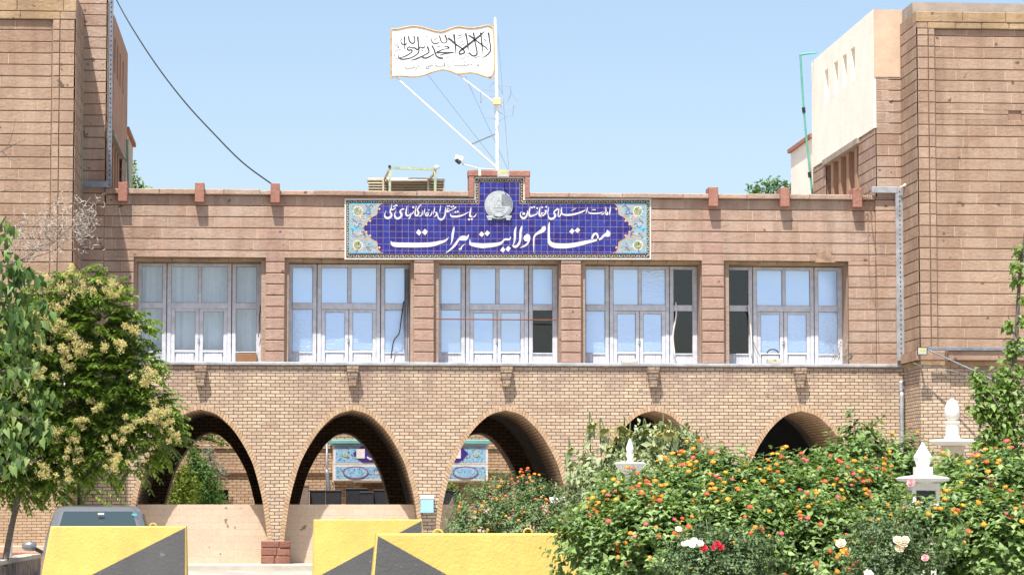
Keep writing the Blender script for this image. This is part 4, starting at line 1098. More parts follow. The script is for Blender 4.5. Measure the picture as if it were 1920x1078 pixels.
# ------------------------------------------------------------------ trays, pipes and cables on the walls
def piece(name, label, cat, build, mats, group=None, smooth=False):
    mb = MB(); build(mb); o = mb.build(name, mats, smooth=smooth); return tag(o, label, cat, group)
def tray(label, px0, py0, px1, py1, Y, wd=0.10, horiz=None):
    a, c = P(px0, py0, Y), P(px1, py1, Y)
    t = thing('cable_tray', label, 'cable tray', c, 'grey cable trays'); mb = MB()
    mb.bbox(min(a.x,c.x)-wd/2, max(a.x,c.x)+wd/2, Y-.05, Y+.0, min(a.z,c.z), max(a.z,c.z), .006); mb.build('channel', [STEEL if px0 < 900 else ZINC], t)
    mb = MB(); n = int(abs(a.z-c.z)/0.11); x = (a.x+c.x)/2
    for k in range(n):
        z = min(a.z,c.z)+0.06+0.11*k; mb.box(x-.012, x+.012, Y-.053, Y-.048, z-.02, z+.02)
    mb.build('slots', [BLACK], t)
    if horiz:
        b1, b2 = P(*horiz[0], Y), P(*horiz[1], Y); mb = MB(); mb.bbox(min(b1.x,b2.x), max(b1.x,b2.x), Y-.06, Y+.03, min(b1.z,b2.z)-.14, max(b1.z,b2.z), .008); mb.build('bend', [ZINC if px0 > 900 else STEEL], t)
tray('perforated grey tray running up the brown side block left of the gatehouse', 209, -25, 206, 352, -0.13, 0.075)
tray('perforated grey tray in the corner of the left tower, bent at the top', 152, 345, 150, 520, -0.13, 0.095, ((152,340),(204,340)))
tray('perforated grey tray with bent top in the corner of the right tower', 1683, 352, 1692, 676, -0.17, 0.12, ((1634,351),(1682,351)))
def pipe(name, label, cat, pts, r, mat, n=7, group=None, sm=5):
    return piece(name, label, cat, lambda mb: mb.tube(smooth_pts([tuple(p) for p in pts], sm), r, n), [mat], group, True)
pipe('green_pipe', 'green pipe down the shaded side of the left tower', 'pipe', [P(151,28,-.35), P(154,38,-.30), P(154.5,150,-.2), P(153,345,-.2)], 0.028, GREENPIPE)
t = pipe('green_pipe', 'thin green pipe behind the parapet beside the brown side block', 'pipe', [P(239,262,7.5), P(239.5,300,7.5), P(241,352,7.5)], 0.03, GREENPIPE)
t = pipe('green_pipe', 'green pipe bent over the corner of the cream plastered wall', 'pipe', [P(1531,100,7.6), P(1515,101,7.6), P(1501,104,7.6), P(1501,112,7.6), P(1507,205,7.6), P(1516,300,7.6), P(1523,364,7.6)], 0.028, GREENPIPE)
mb = MB()
for px, py in ((1507,207),(1518,328)): mb.tube([P(px-.5,py-5,7.6), P(px+.5,py+5,7.6)], 0.045, 8)
mb.build('coupling', [BLACK], t)
pipe('overhead_cable', 'thick black cable sagging from the upper left down to the parapet', 'cable', [P(205,-25,9.5), P(240,40,9), P(290,118,7.6), P(345,190,6), P(400,250,4.2), P(455,305,2.3), P(516,350,.1)], 0.018, BLACK, 6)
pipe('downpipe', 'short grey downpipe on the brick wall beside the right tower', 'pipe', [P(1689.5,714,-.14), P(1690,735,-.14), P(1691,765,-.14), P(1692,1040,-.14)], 0.052, ZINC, 10)
pipe('downpipe', 'grey downpipe on the left tower brick behind the car', 'pipe', [P(121,700,-2.7), P(121,1030,-2.7)], 0.03, STEEL, 8)
pipe('downpipe', 'dark green downpipe in the corner of the left tower near the ground', 'pipe', [P(150,560,-.2), P(150,1050,-.2)], 0.05, simple('dark_green_pipe', (0.03,0.07,0.05), 0.5), 8)
piece('cable_tray', 'long grey tray along the stone ledge of the right tower', 'cable tray', lambda mb: mb.bbox(PX(1742,-2.1,655), PX(1742,-2.1,655)+9, -2.12, -2.05, PZ(657,-2.1,1800), PZ(651,-2.1,1800), .006), [STEEL], 'grey cable trays')
pipe('stay_cable', 'thick grey cable slanting from the corner floodlight down behind the right tree', 'cable', [P(1738,655,-2.2), P(1800,683,-2.4), P(1850,706,-2.6), P(1940,752,-3)], 0.018, STEEL, 6)
pipe('stay_cable', 'thin wire under the thick grey cable beside the right tower', 'wire', [P(1712,680,-1.9), P(1735,688,-2.0), P(1790,696,-2.2), P(1900,735,-2.4)], 0.007, STEEL, 5)
mb = MB(); rr = random.Random(8)
for pts in ([(1606,352),(1612,343),(1622,342),(1630,352),(1629,362)], [(1617,354),(1621,350),(1624,358),(1619,363),(1616,356)], [(1630,352),(1632,380),(1634,420),(1643,470)], [(1628,362),(1632,400),(1641,470),(1645,560),(1648,660)], [(1625,362),(1627,420),(1630,520),(1641,560)]):
    mb.tube(smooth_pts([tuple(P(x, y, -.30 if y < 365 else -.13)) for x, y in pts], 5), 0.006, 4)
o = mb.build('loose_wires', [simple('brown_wire', (0.22,0.13,0.08), 0.7)]); tag(o, 'tangle of thin brown wires hanging beside the right parapet block', 'wires')
piece('lamp_arm', 'small white arm with a lamp head at the top of the right tray', 'lamp', lambda mb: (mb.tube([P(1688,352,-.3), P(1697,347,-.5)], .022, 7), mb.tube([P(1696,348,-.5), P(1704,345,-.6)], .035, 8, 0, .05)), [WHITE])
piece('rusty_rod', 'thin rust brown rod across the middle window', 'rod', lambda mb: mb.tube([P(817,598,-.06), P(1046,600,-.06)], 0.014, 6), [RUST])
# wires and strips at the windows
def strip(label, pts, r, mat, name='hanging_cable', cat='cable'): pipe(name, label, cat, [P(x, y, Y+.42) for x, y, Y in pts], r, mat, 5, 'cables hanging at the windows')
strip('black cable curling down the right side of the second window', [(757,565,.2),(752,600,.18),(748,625,.16),(738,640,.18),(733,672,.2)], .014, BLACK)
strip('dark cable hanging at the right jamb of the leftmost window', [(489,572,.2),(486,600,.18),(487,615,.2),(484,632,.2)], .012, DGREY)
strip('pale flex hanging at the right side of the fourth window', [(1267,567,.2),(1268,590,.16),(1262,630,.18),(1266,672,.2)], .02, WHITE_D)
strip('thin dark wire hanging at the left side of the rightmost window', [(1400,575,.2),(1406,600,.18),(1412,640,.2),(1425,668,.15)], .007, DGREY)
strip('pale flex hanging beside the dark pane of the rightmost window', [(1403,572,.2),(1408,620,.18),(1410,672,.18)], .022, WHITE_D)
o = piece('wire_mesh', 'dark bundle of wires fastened down the right jamb of the second window', 'wires', lambda mb: [mb.tube(smooth_pts([tuple(P(x+d, y, .62)) for x, y in ((760,505),(761,560),(760+d,600),(762,677))], 4), .008, 4) for d in (0, 2.2, 4.2, 6, -1.5)], [DGREY])
# bits standing on the ledge
t = thing('battery_box', 'flat cream box lying on the ledge under the fourth window', 'box', P(1180,673,-.03)); q = P(1180,678,-.03); q.z = Z_LEDGE+.021
mb = MB(); mb.bbox(q.x-.19,q.x+.19,-.12,.1,q.z,q.z+.07,.012); mb.build('box_body', [CREAMM], t); mb = MB(); mb.box(q.x-.16,q.x-.03,-.08,.08,q.z+.07,q.z+.095); mb.box(q.x+.02,q.x+.05,-.123,-.119,q.z+.02,q.z+.04); mb.build('box_lid', [WHITE_D], t)
t = thing('meter_box', 'small cream box with a wheel ring on top under the rightmost window', 'box', P(1452,673,-.03)); q = P(1452,678,-.03); q.z = Z_LEDGE+.021
mb = MB(); mb.bbox(q.x-.17,q.x+.17,-.12,.1,q.z,q.z+.11,.012); mb.build('box_body', [CREAMM], t)
mb = MB(); mb.box(q.x-.03,q.x+.03,-.124,-.119,q.z+.07,q.z+.085); mb.build('slot', [BLACK], t)
mb = MB(); cc = P(1449,667,-.02); mb.tube([cc+Vector((.13*math.cos(a),0,.06+.09*math.sin(a))) for a in [math.pi*k/10 for k in range(11)]], .016, 6); mb.build('ring', [DGREY], t)
piece('wooden_board', 'brown board lying at the foot of the leftmost window', 'board', lambda mb: mb.bbox(PX(443,.62,675), PX(482,.62,675), .62, .68, Z_LEDGE+.021, PZ(664,.85,460), .01), [simple('brown_wood', (0.22,0.11,0.05), 0.8)])
# blue box on the pier
t = thing('post_box', 'light blue metal box with white top hung on the pier right of the second arch', 'box', P(802,945,-.2)); q = P(801,960,-.2)
mb = MB(); a, c = PX(788.5,-.2,945), PX(813,-.2,945); z0, z1, z2 = PZ(961,-.2), PZ(935.5,-.2), PZ(928,-.2)
mb.bbox(a, c, -.24, -.07, z0, z1, .008); mb.build('box_body', [SKYBLUE], t); mb = MB(); mb.bbox(a-.01, c+.01, -.25, -.07, z1+.002, z2, .01); mb.build('box_lid', [WHITE], t)
# ------------------------------------------------------------------ vegetation
rng = np.random.default_rng(5)
def leaves(C, D, N, L, Wd, fold=0.18, droop=0.15):
    """arrays of leaf base points, directions, face normals, lengths, widths -> vertices, quads/tris (5 verts, 4 tris a leaf)"""
    D = D/np.linalg.norm(D, axis=1, keepdims=True)
    S = np.cross(D, N); S /= np.linalg.norm(S, axis=1, keepdims=True) + 1e-9
    U = np.cross(S, D)
    L = L[:, None]; Wd = Wd[:, None]
    base = C; mid = C + D*L*0.48 - U*0.0
    l = C + D*L*0.42 - S*Wd*0.5 + U*Wd*fold; r = C + D*L*0.42 + S*Wd*0.5 + U*Wd*fold
    tip = C + D*L - U*L*droop
    V = np.stack([base, l, mid, r, tip], 1).reshape(-1, 3)
    n = len(C); i = np.arange(n)*5
    F = np.stack([np.stack([i, i+2, i+1], 1), np.stack([i+1, i+2, i+4], 1), np.stack([i, i+3, i+2], 1), np.stack([i+2, i+3, i+4], 1)], 1).reshape(-1, 3)
    return V, F
def np_mesh(name, V, F, mat, parent=None):
    me = bpy.data.meshes.new(name)
    n = len(F); k = F.shape[1]
    me.vertices.add(len(V)); me.vertices.foreach_set('co', V.astype(np.float32).ravel())
    me.loops.add(n*k); me.loops.foreach_set('vertex_index', F.astype(np.int32).ravel())
    me.polygons.add(n); me.polygons.foreach_set('loop_start', np.arange(0, n*k, k, dtype=np.int32))
    me.materials.append(mat); me.update(calc_edges=True); me.validate()
    return link(bpy.data.objects.new(name, me), parent)
def unit(n):
    v = rng.normal(size=(n, 3)); return v/np.linalg.norm(v, axis=1, keepdims=True)
LANT = island_mat('lantana_leaf', [(0.06,0.115,0.03),(0.12,0.205,0.055),(0.195,0.305,0.085),(0.31,0.41,0.15)], 0.45, 0.28, 0.4)
LANT2 = island_mat('far_bush_leaf', [(0.07,0.12,0.04),(0.12,0.19,0.065),(0.19,0.27,0.11)], 0.5, 0.2, 0.4)
AIL = island_mat('ailanthus_leaf', [(0.065,0.125,0.022),(0.12,0.21,0.04),(0.19,0.29,0.06),(0.31,0.41,0.11)], 0.36, 0.42, 0.5)
MUL = island_mat('broad_leaf', [(0.03,0.07,0.018),(0.05,0.105,0.025),(0.085,0.155,0.04),(0.14,0.22,0.06),(0.27,0.34,0.14)], 0.6, 0.25, 0.25)
LIGHTL = island_mat('light_leaf', [(0.09,0.17,0.03),(0.15,0.25,0.05),(0.23,0.34,0.085)], 0.45, 0.35, 0.4)
SUNF = island_mat('sunflower_leaf', [(0.15,0.20,0.085),(0.25,0.31,0.15),(0.36,0.41,0.23)], 0.6, 0.2, 0.3)
CON1 = island_mat('cypress_leaf', [(0.05,0.12,0.03),(0.09,0.19,0.05),(0.14,0.26,0.07)], 0.6, 0.35)
CON2 = island_mat('thuja_leaf', [(0.10,0.16,0.02),(0.18,0.26,0.04),(0.25,0.32,0.07)], 0.6, 0.4)
OLIV = island_mat('olive_leaf', [(0.11,0.14,0.10),(0.17,0.20,0.145),(0.24,0.27,0.20)], 0.6, 0.1)
SEED = island_mat('seed_wing', [(0.42,0.40,0.13),(0.58,0.52,0.22),(0.68,0.62,0.34),(0.52,0.40,0.20)], 0.6, 0.3)
BARK = simple('bark_grey', (0.13,0.105,0.085), 0.9, 0, 0.3, 14, 0.3)
TWIG = simple('dry_twig', (0.42,0.37,0.32), 0.9, 0, 0.3, 20)
STEM = simple('green_stem', (0.10,0.14,0.05), 0.7)
FLW = {'orange': island_mat('petal_orange', [(0.72,0.20,0.02),(0.80,0.32,0.03),(0.85,0.42,0.05)], 0.6, 0.15), 'yellow': island_mat('petal_yellow', [(0.80,0.36,0.03),(0.85,0.50,0.06),(0.78,0.24,0.03)], 0.6, 0.15),
       'red': island_mat('petal_red', [(0.60,0.05,0.03),(0.72,0.12,0.05),(0.78,0.22,0.05)], 0.6, 0.15), 'pink': island_mat('petal_pink', [(0.60,0.05,0.12),(0.70,0.12,0.16),(0.72,0.22,0.10)], 0.6, 0.15)}
def floret_head(name, mat, r=0.026):
    """a domed head of many small four-lobed florets"""
    n = 22; i = np.arange(n)+0.5
    ph = np.arccos(1-1.1*i/n); th = math.pi*(1+5**0.5)*i
    N = np.stack([np.cos(th)*np.sin(ph), np.sin(th)*np.sin(ph), np.cos(ph)], 1)
    C = N*r*np.array([1,1,.7]); vs, fs = [], []
    for c, nn in zip(C, N):
        a = np.cross(nn, [0.3,0.2,0.9]); a /= np.linalg.norm(a); b_ = np.cross(nn, a); q = r*0.40; b0 = len(vs)
        vs.append(c+nn*r*.12)
        for k in range(6):
            t = k*math.pi/3; vs.append(c + (a*math.cos(t)+b_*math.sin(t))*q*(1.0 if k % 2 else 0.72))
        fs += [[b0, b0+1+k, b0+1+(k+1) % 6] for k in range(6)]
    me = bpy.data.meshes.new(name); me.from_pydata([tuple(v) for v in vs], [], fs); me.materials.append(mat); me.update()
    return me
HEADS = {k: [floret_head('flower_head', m)] for k, m in FLW.items()}
def bush(name, label, cat, lobes, nshoot, leaf, lw, mat, group=None, zmin=-0.6, slen=0.24, nfl=0, fls=('orange','red'), flsz=1.0, up=0.55, stems=True, pairs=5, floor=None):
    """lobes: (px, py, radius px, Y).  shoots with leaf pairs all over the lobes, flowers at shoot tips"""
    cs = [P(px, py, Y) for px, py, r, Y in lobes]; rs = np.array([r/SCL(Y) for px, py, r, Y in lobes])
    Cc = np.array([tuple(c) for c in cs])
    gb = gz(lobes[0][3]) - 0.12
    root = thing(name, label, cat, (float(Cc[:,0].mean()), float(Cc[:,1].mean()), gb), group)
    pr = rs**2/np.sum(rs**2)
    li = rng.choice(len(rs), nshoot, p=pr)
    d = unit(nshoot); d[:,1] = -np.abs(d[:,1])*np.where(rng.random(nshoot) < 0.7, 1, -1)
    rad = rs[li]*(0.55 + 0.45*rng.random(nshoot)**0.5)
    base = Cc[li] + d*rad[:,None]*np.array([1,0.85,1])
    axis = d + np.array([0,0,up])*1.3 + unit(nshoot)*0.35
    keep = base[:,2] > (gb+0.1 if floor is None else floor)
    for j in range(len(rs)):                                  # drop shoots buried deep inside another lobe
        dist = np.linalg.norm((base-Cc[j])/np.array([1,0.85,1]), axis=1); keep &= (dist > rs[j]*0.5)
    base, axis = base[keep], axis[keep]; n = len(base)
    axis /= np.linalg.norm(axis, axis=1, keepdims=True)
    sl = slen*(0.6+0.8*rng.random(n))
    A = np.cross(axis, np.array([0.2,0.1,1.0])); A /= np.linalg.norm(A, axis=1, keepdims=True)+1e-9; B = np.cross(axis, A)
    Cs, Ds, Ns, Ls = [], [], [], []
    for k in range(pairs):
        t = (k+0.3)/pairs; ph = rng.random(n)*0.6 + k*1.57
        for sg in (1, -1):
            o = (A*np.cos(ph)[:,None]+B*np.sin(ph)[:,None])*sg
            Cs.append(base + axis*(sl*t)[:,None]); Ds.append(o*0.9 + axis*(0.25+0.3*t) + unit(n)*0.25 - np.array([0,0,.18])); Ns.append(axis*0.8 + np.array([0,0,.45]) + unit(n)*0.3)
            Ls.append(leaf*(1.15-0.55*t)*(0.7+0.6*rng.random(n)))
    L = np.concatenate(Ls)
    V, F = leaves(np.concatenate(Cs), np.concatenate(Ds), np.concatenate(Ns), L, L*lw)
    np_mesh('foliage', V, F, mat, root)
    if stems:
        mb = MB(); tips = base + axis*sl[:,None]
        for i in rng.choice(n, min(n, 160), replace=False):
            mb.tube([tuple(base[i]-axis[i]*0.12), tuple(tips[i])], 0.0035*flsz+.001, 4, cap=False)
        for j in range(len(rs)):                              # main stems from the ground
            for q in range(3): 
                e = Cc[j] + unit(1)[0]*rs[j]*0.6; mb.tube([(Cc[j][0]+rng.normal()*.06, Cc[j][1]+rng.normal()*.06, gb), tuple((Cc[j]+e)/2 - np.array([0,0,rs[j]*.3])), tuple(e)], 0.012, 5, 0, 0.005)
        mb.build('stems', [STEM], root)
    if nfl:
        tips = base + axis*(sl+0.01)[:,None]
        # flowers sit where they can be seen: outer, upper or facing shoots
        score = axis[:,2]*0.8 - axis[:,1]*0.8 + rng.random(n)*1.2 - (tips[:,1]-Cc[:,1].mean())*0.15 + (tips[:,2]-Cc[:,2].mean())*0.55
        score -= 0.9*np.array([max(0, max(1 - np.linalg.norm((t-Cc[j])/np.array([1,.85,1]))/rs[j] for j in range(len(rs)))) for t in tips])*4.5
        score += 0.28*(np.sin(tips[:,0]*9.1+tips[:,2]*5)+np.sin(tips[:,2]*11.3-tips[:,0]*6.1)+np.sin(tips[:,1]*7))
        idx = np.argsort(-score)[:nfl]; proto = {}
        for i in idx:
            kcol = fls[int(rng.integers(len(fls)))]
            o = bpy.data.objects.new('flower_head', HEADS[kcol][0])
            col.objects.link(o); o.parent = root
            o.location = Vector(tips[i]) - wl(root); ax = Vector(axis[i]) + Vector((0,-.25,.35))
            o.rotation_euler = ax.to_track_quat('Z', 'Y').to_euler(); q = flsz*rng.uniform(0.65, 1.15); o.scale = (q, q, q*.8)
    return root
MIX = ('orange','orange','orange','yellow','red','red','pink')
# big lantana bank in front (about 30 m away)
bush('lantana_bush', 'big lantana bush with orange flowers at the right end of the nearest barrier', 'lantana', [(1175,1000,82,-38),(1120,1045,70,-38.5),(1245,975,72,-37.6),(1230,1045,95,-38.6),(1150,975,42,-37)], 1150, 0.096, .66, LANT, 'lantana bushes', nfl=95, fls=MIX)
bush('lantana_bush', 'dense lantana bush behind the white rose cluster in the middle of the bank', 'lantana', [(1350,945,75,-37.5),(1330,1005,90,-38.2),(1420,965,70,-37.8),(1400,1040,95,-38.6),(1305,915,45,-36.8),(1382,905,26,-37)], 1250, 0.098, .66, LANT, 'lantana bushes', nfl=98, fls=MIX)
bush('lantana_bush', 'tall lantana bush whose shoots rise in front of the rightmost arch', 'lantana', [(1495,945,72,-37.2),(1490,1010,100,-38),(1590,920,66,-37),(1580,990,95,-38),(1530,1050,95,-38.6),(1622,845,24,-36.8),(1610,815,12,-36.8),(1560,890,34,-36.8)], 1350, 0.102, .66, LANT, 'lantana bushes', nfl=99, fls=MIX)
bush('lantana_bush', 'lantana bush crowding the octagonal white garden post', 'lantana', [(1668,905,48,-36.2),(1690,862,20,-36.2),(1640,980,70,-38),(1690,1010,62,-38.6),(1640,1055,90,-38.8),(1738,1015,46,-40.3),(1722,972,20,-40.3),(1765,985,26,-40.2),(1790,935,55,-36.4),(1760,930,40,-36.2)], 1050, 0.104, .66, LANT, 'lantana bushes', nfl=95, fls=MIX)
bush('lantana_bush', 'lantana bush at the right edge in front of the light green tree', 'lantana', [(1838,965,64,-38),(1800,1020,85,-38.6),(1890,960,90,-38),(1880,1050,100,-38.8),(1850,905,34,-37.2),(1770,885,16,-37)], 1100, 0.108, .66, LANT, 'lantana bushes', nfl=85, fls=MIX)
# smaller bush further back behind the barriers
bush('lantana_bush', 'smaller pale lantana bush standing behind the yellow barriers in front of the middle arch', 'lantana', [(905,965,52,-18),(960,945,44,-17.6),(1015,965,52,-18),(1065,985,45,-18),(880,1000,40,-18.4),(980,1000,60,-18.4),(930,920,24,-17.6),(1000,920,20,-17.6)], 1300, 0.070, .55, LANT2, 'lantana bushes', nfl=85, fls=('red','orange','orange','pink'), flsz=0.95, slen=0.22)
# grey-leaved rose bushes low in front
def rose_head(mat, r=0.04):
    vs, fs = [], []
    rr = random.Random(3)
    for ring_, (n, q, z) in enumerate(((7,1.0,0.0),(6,.7,.25),(5,.4,.45))):
        for k in range(n):
            a = 2*math.pi*(k+.5*ring_)/n; ca, sa = math.cos(a), math.sin(a); b0 = len(vs); wd = 1.1*math.pi/n
            vs += [(r*.1*ca, r*.1*sa, r*(z-.1)), (r*q*math.cos(a-wd), r*q*math.sin(a-wd), r*(z+.25)), (r*q*1.15*ca, r*q*1.15*sa, r*(z+.35)), (r*q*math.cos(a+wd), r*q*math.sin(a+wd), r*(z+.25))]
            fs += [[b0, b0+1, b0+2], [b0, b0+2, b0+3]]
    me = bpy.data.meshes.new('rose_flower'); me.from_pydata(vs, [], fs); me.materials.append(mat); me.update(); return me
ROSE = {k: rose_head(island_mat('rose_'+k, c, 0.6, 0.2)) for k, c in (('white', [(0.75,0.73,0.66),(0.82,0.80,0.74)]), ('crimson', [(0.42,0.01,0.03),(0.58,0.03,0.06)]), ('cream', [(0.72,0.60,0.46),(0.80,0.70,0.58)]), ('pink', [(0.72,0.28,0.32),(0.80,0.42,0.44)]))}
ROSEL = island_mat('rose_leaf', [(0.05,0.09,0.035),(0.10,0.16,0.06),(0.17,0.24,0.11)], 0.45, 0.2, 0.4)
def roses(root, lst):
    for kind, px, py, Y, q in lst:
        o = bpy.data.objects.new('rose_flower', ROSE[kind]); col.objects.link(o); o.parent = root
        o.location = P(px, py, Y) - wl(root); o.rotation_euler = Vector((rng.normal()*.3, -1, .7)).to_track_quat('Z','Y').to_euler(); o.scale = (q, q, q)
r_ = bush('rose_bush', 'greyish rose bush with white and crimson roses at the bottom of the lantana bank', 'rose bush', [(1330,1055,50,-40.5),(1385,1065,48,-40.5),(1300,1075,42,-40.6),(1420,1045,26,-40.4)], 420, 0.052, .6, ROSEL, 'rose bushes', nfl=0)
roses(r_, [('white',1290,1018,-41.6,.75),('white',1302,1014,-41.6,.8),('white',1313,1019,-41.6,.75),('white',1298,1022,-41.7,.7),('white',1281,1020,-41.5,.6),('white',1272,992,-41.2,.7),('crimson',1345,1020,-41.6,.75),('crimson',1352,1026,-41.6,.7),('crimson',1337,1027,-41.7,.55),('crimson',1320,1028,-41.6,.8)])
r_ = bush('rose_bush', 'greyish rose bush with cream and pink roses in front of the octagonal post', 'rose bush', [(1660,1040,46,-40.8),(1690,1000,30,-40.5),(1650,1075,50,-40.8),(1720,1060,40,-40.8),(1640,985,18,-40.4)], 380, 0.05, .6, ROSEL, 'rose bushes')
roses(r_, [('cream',1577,1019,-41.5,1.1),('cream',1683,1013,-41.8,1.0),('cream',1692,1018,-41.8,1.1),('cream',1686,1028,-41.8,1.0),('cream',1697,1012,-41.8,.9),('pink',1709,905,-40.2,1.0),('pink',1735,1046,-41.9,.8),('white',1628,1076,-41.8,1.0)])
# wilted sunflowers behind
t = thing('sunflower_clump', 'clump of wilted sunflowers with drooping heads rising before the fourth arch', 'sunflowers', (P(1190,900,-31).x, -31, gz(-31)-.1))
SUNY = island_mat('sunflower_petal', [(0.62,0.56,0.20),(0.72,0.66,0.30),(0.48,0.50,0.20)], 0.7, 0.2)
SUNC = simple('sunflower_disc', (0.20,0.21,0.07), 0.9, 0, 0.3, 40)
heads = [(1110,797,14),(1133,807,13),(1168,805,16),(1158,822,12),(1213,808,12),(1243,800,12),(1238,815,10),(1255,812,15),(1278,818,12),(1217,826,11),(1148,842,16),(1192,852,9),(1140,873,12),(1070,842,8),(1069,872,8),(1300,830,10),(1228,838,10),(1270,835,11),(1096,905,9),(1180,815,9),(1290,850,10)]
for i, (px, py, r) in enumerate(heads):
    Y = -31 + rng.uniform(-.5, .5); c = P(px, py, Y); k = SCL(Y); mb = MB()
    foot = (P(1190+(px-1190)*.75, 960, Y).x, Y+rng.uniform(-.1,.1), gz(Y)-.13)
    hook = c + Vector((rng.uniform(-.08,.08), .05, .07))
    mb.tube(smooth_pts([foot, tuple((Vector(foot)+hook)/2 + Vector((rng.uniform(-.05,.05), 0, 0))), tuple(hook), tuple(c+Vector((0,-.03,.02)))], 5), .008, 5); stem = mb.build('stem', [STEM], t)
    mb = MB(); R_ = 1.25*r/k; dn = Vector((rng.uniform(-.5,.5), -.55, -.8)).normalized(); a = dn.cross(Vector((0,0,1))).normalized(); b_ = dn.cross(a)
    mb.add([c+a*(R_*.6*math.cos(q))+b_*(R_*.6*math.sin(q)) for q in [2*math.pi*j/10 for j in range(10)]] + [c+dn*R_*.18], [(j, (j+1) % 10, 10) for j in range(10)], 1)
    for j in range(20):
        q = 2*math.pi*j/20 + rng.uniform(-.1,.1); e = a*math.cos(q)+b_*math.sin(q); e2 = a*math.cos(q+.2)+b_*math.sin(q+.2); e0 = a*math.cos(q-.2)+b_*math.sin(q-.2)
        l_ = R_*rng.uniform(.85,1.25); dr = Vector((0,0,-1))*R_*rng.uniform(.1,.5) + dn*R_*.15
        mb.add([c+e0*R_*.55, c+e2*R_*.55, c+e*l_+dr], [(0,1,2)], 0)
    mb.build('flower', [SUNY, SUNC], t)
    n = 10; u = rng.random(n)**.7; base = np.array(foot)[None]*(1-u[:,None]) + np.array(tuple(hook))[None]*u[:,None]
    base = np.array([tuple(Vector(foot).lerp(hook, float(x))) for x in 0.62+0.38*u]); D_ = unit(n)*np.array([1,.8,.3]) - np.array([0,0,.7])
    V, F = leaves(base, D_, unit(n)*.5+np.array([0,-.6,.6]), 0.13*(0.6+.7*rng.random(n)), 0.085*(0.7+.5*rng.random(n)), .25, .35); np_mesh('leaves', V, F, SUNF, stem)
b2 = bush('sunflower_leaves', 'mass of drooping grey green sunflower leaves among the white posts', 'plants', [(1170,895,46,-30.6),(1230,860,50,-30.6),(1270,855,42,-30.5),(1120,890,40,-30.6),(1110,935,45,-31),(1200,930,60,-31),(1290,880,40,-30.5)], 600, 0.10, .6, SUNF, None, slen=.2, up=-.1, pairs=4)

# ------------------------------------------------------------------ trees
def limb(mb, pts, r0, r1, n=7): 
    sp = smooth_pts([tuple(p) for p in pts], 4); mb.tube(sp, [r0+(r1-r0)*i/(len(sp)-1) for i in range(len(sp))], n)
def compound(C, D, nl, rl, ll, lw):
    """pinnate leaves: rachis from C along D drooping, nl pairs of leaflets"""
    n = len(C); D = D/np.linalg.norm(D, axis=1, keepdims=True); S = np.cross(D, np.array([0.05,0.05,1.0])); S /= np.linalg.norm(S, axis=1, keepdims=True)+1e-9
    Cs, Ds, Ns, Ls = [], [], [], []
    rl_ = rl*(0.7+0.6*rng.random(n))[:,None]
    for k in range(nl):
        t = 0.18+0.82*k/(nl-1); p = C + D*rl_*t - np.array([0,0,1])*rl_*0.45*t*t
        for sg in (1, -1):
            Cs.append(p); Ds.append(S*sg + D*0.45 - np.array([0,0,.45]) + unit(n)*0.2); Ns.append(np.array([0,0,1.0])+S*sg*.3+unit(n)*.25); Ls.append(np.full(n, ll)*(1.1-.5*abs(t-.5))*(0.8+.4*rng.random(n)))
    L = np.concatenate(Ls); return leaves(np.concatenate(Cs), np.concatenate(Ds), np.concatenate(Ns), L, L*lw, .1, .2)
# ailanthus with seed clusters, left
YA = -11.0
ail = thing('ailanthus_tree', 'leaning tree with feathery leaves and pale yellow seed clusters beside the car', 'tree', P(12, 1040, YA))
mb = MB()
limb(mb, [P(8,1062,YA), P(22,985,YA), P(42,900,YA), P(60,820,YA), P(80,720,YA), P(110,640,YA)], .065, .03)
for pts in ([(60,820),(130,760),(210,690),(280,640)], [(48,870),(110,820),(190,790),(270,770),(320,800)], [(80,720),(100,640),(140,570),(150,530)], [(95,680),(180,640),(230,590)], [(50,860),(0,800),(-60,760)], [(130,760),(190,720),(240,730),(290,700)], [(190,790),(230,840),(240,890)], [(45,890),(110,880),(160,860)], [(80,720),(20,650),(-20,600)]):
    limb(mb, [P(x, y, YA + rng.uniform(-.4,.4)) for x, y in pts], .024, .007, 5)
mb.build('trunk', [BARK], ail)
blobs = [(150,545,48),(205,560,40),(100,560,40),(60,600,60),(110,640,70),(180,620,62),(230,640,38),(40,690,80),(120,720,75),(200,700,70),(262,690,40),(280,760,44),(220,780,62),(150,800,70),(70,800,80),(20,790,60),(300,820,36),(250,850,38),(190,860,45),(120,870,50),(50,870,50),(0,880,45),(-40,700,80),(-50,820,70),(245,610,28),(95,905,30),(40,905,30),(235,730,30),(295,790,30)]
Cs, Ds = [], []
for px, py, r in blobs:
    n = int(r*r/26)+8; c = np.array(tuple(P(px, py, YA))); q = r/SCL(YA); d = unit(n)
    Cs.append(c + d*np.array([1,1.1,1])*q*(0.35+0.5*rng.random(n))[:,None]); Ds.append(d*np.array([1,1,.6]) + np.array([0,0,.25]))
V, F = compound(np.concatenate(Cs), np.concatenate(Ds), 8, 0.36, 0.135, .40)
np_mesh('crown', V, F, AIL, ail)
def seeds(c, q, n=150):
    d = unit(n); p = np.array(tuple(c)) + d*q*(rng.random(n)**.45)[:,None]*np.array([1,.9,.85]) 
    p += np.array([0,0,.25*q])*np.sin(d[:,:1]*5); L = 0.024*(0.7+.7*rng.random(n))
    return leaves(p, unit(n)-np.array([0,0,.4]), unit(n)+np.array([0,-.5,.5]), L, L*.62, .1, .3)
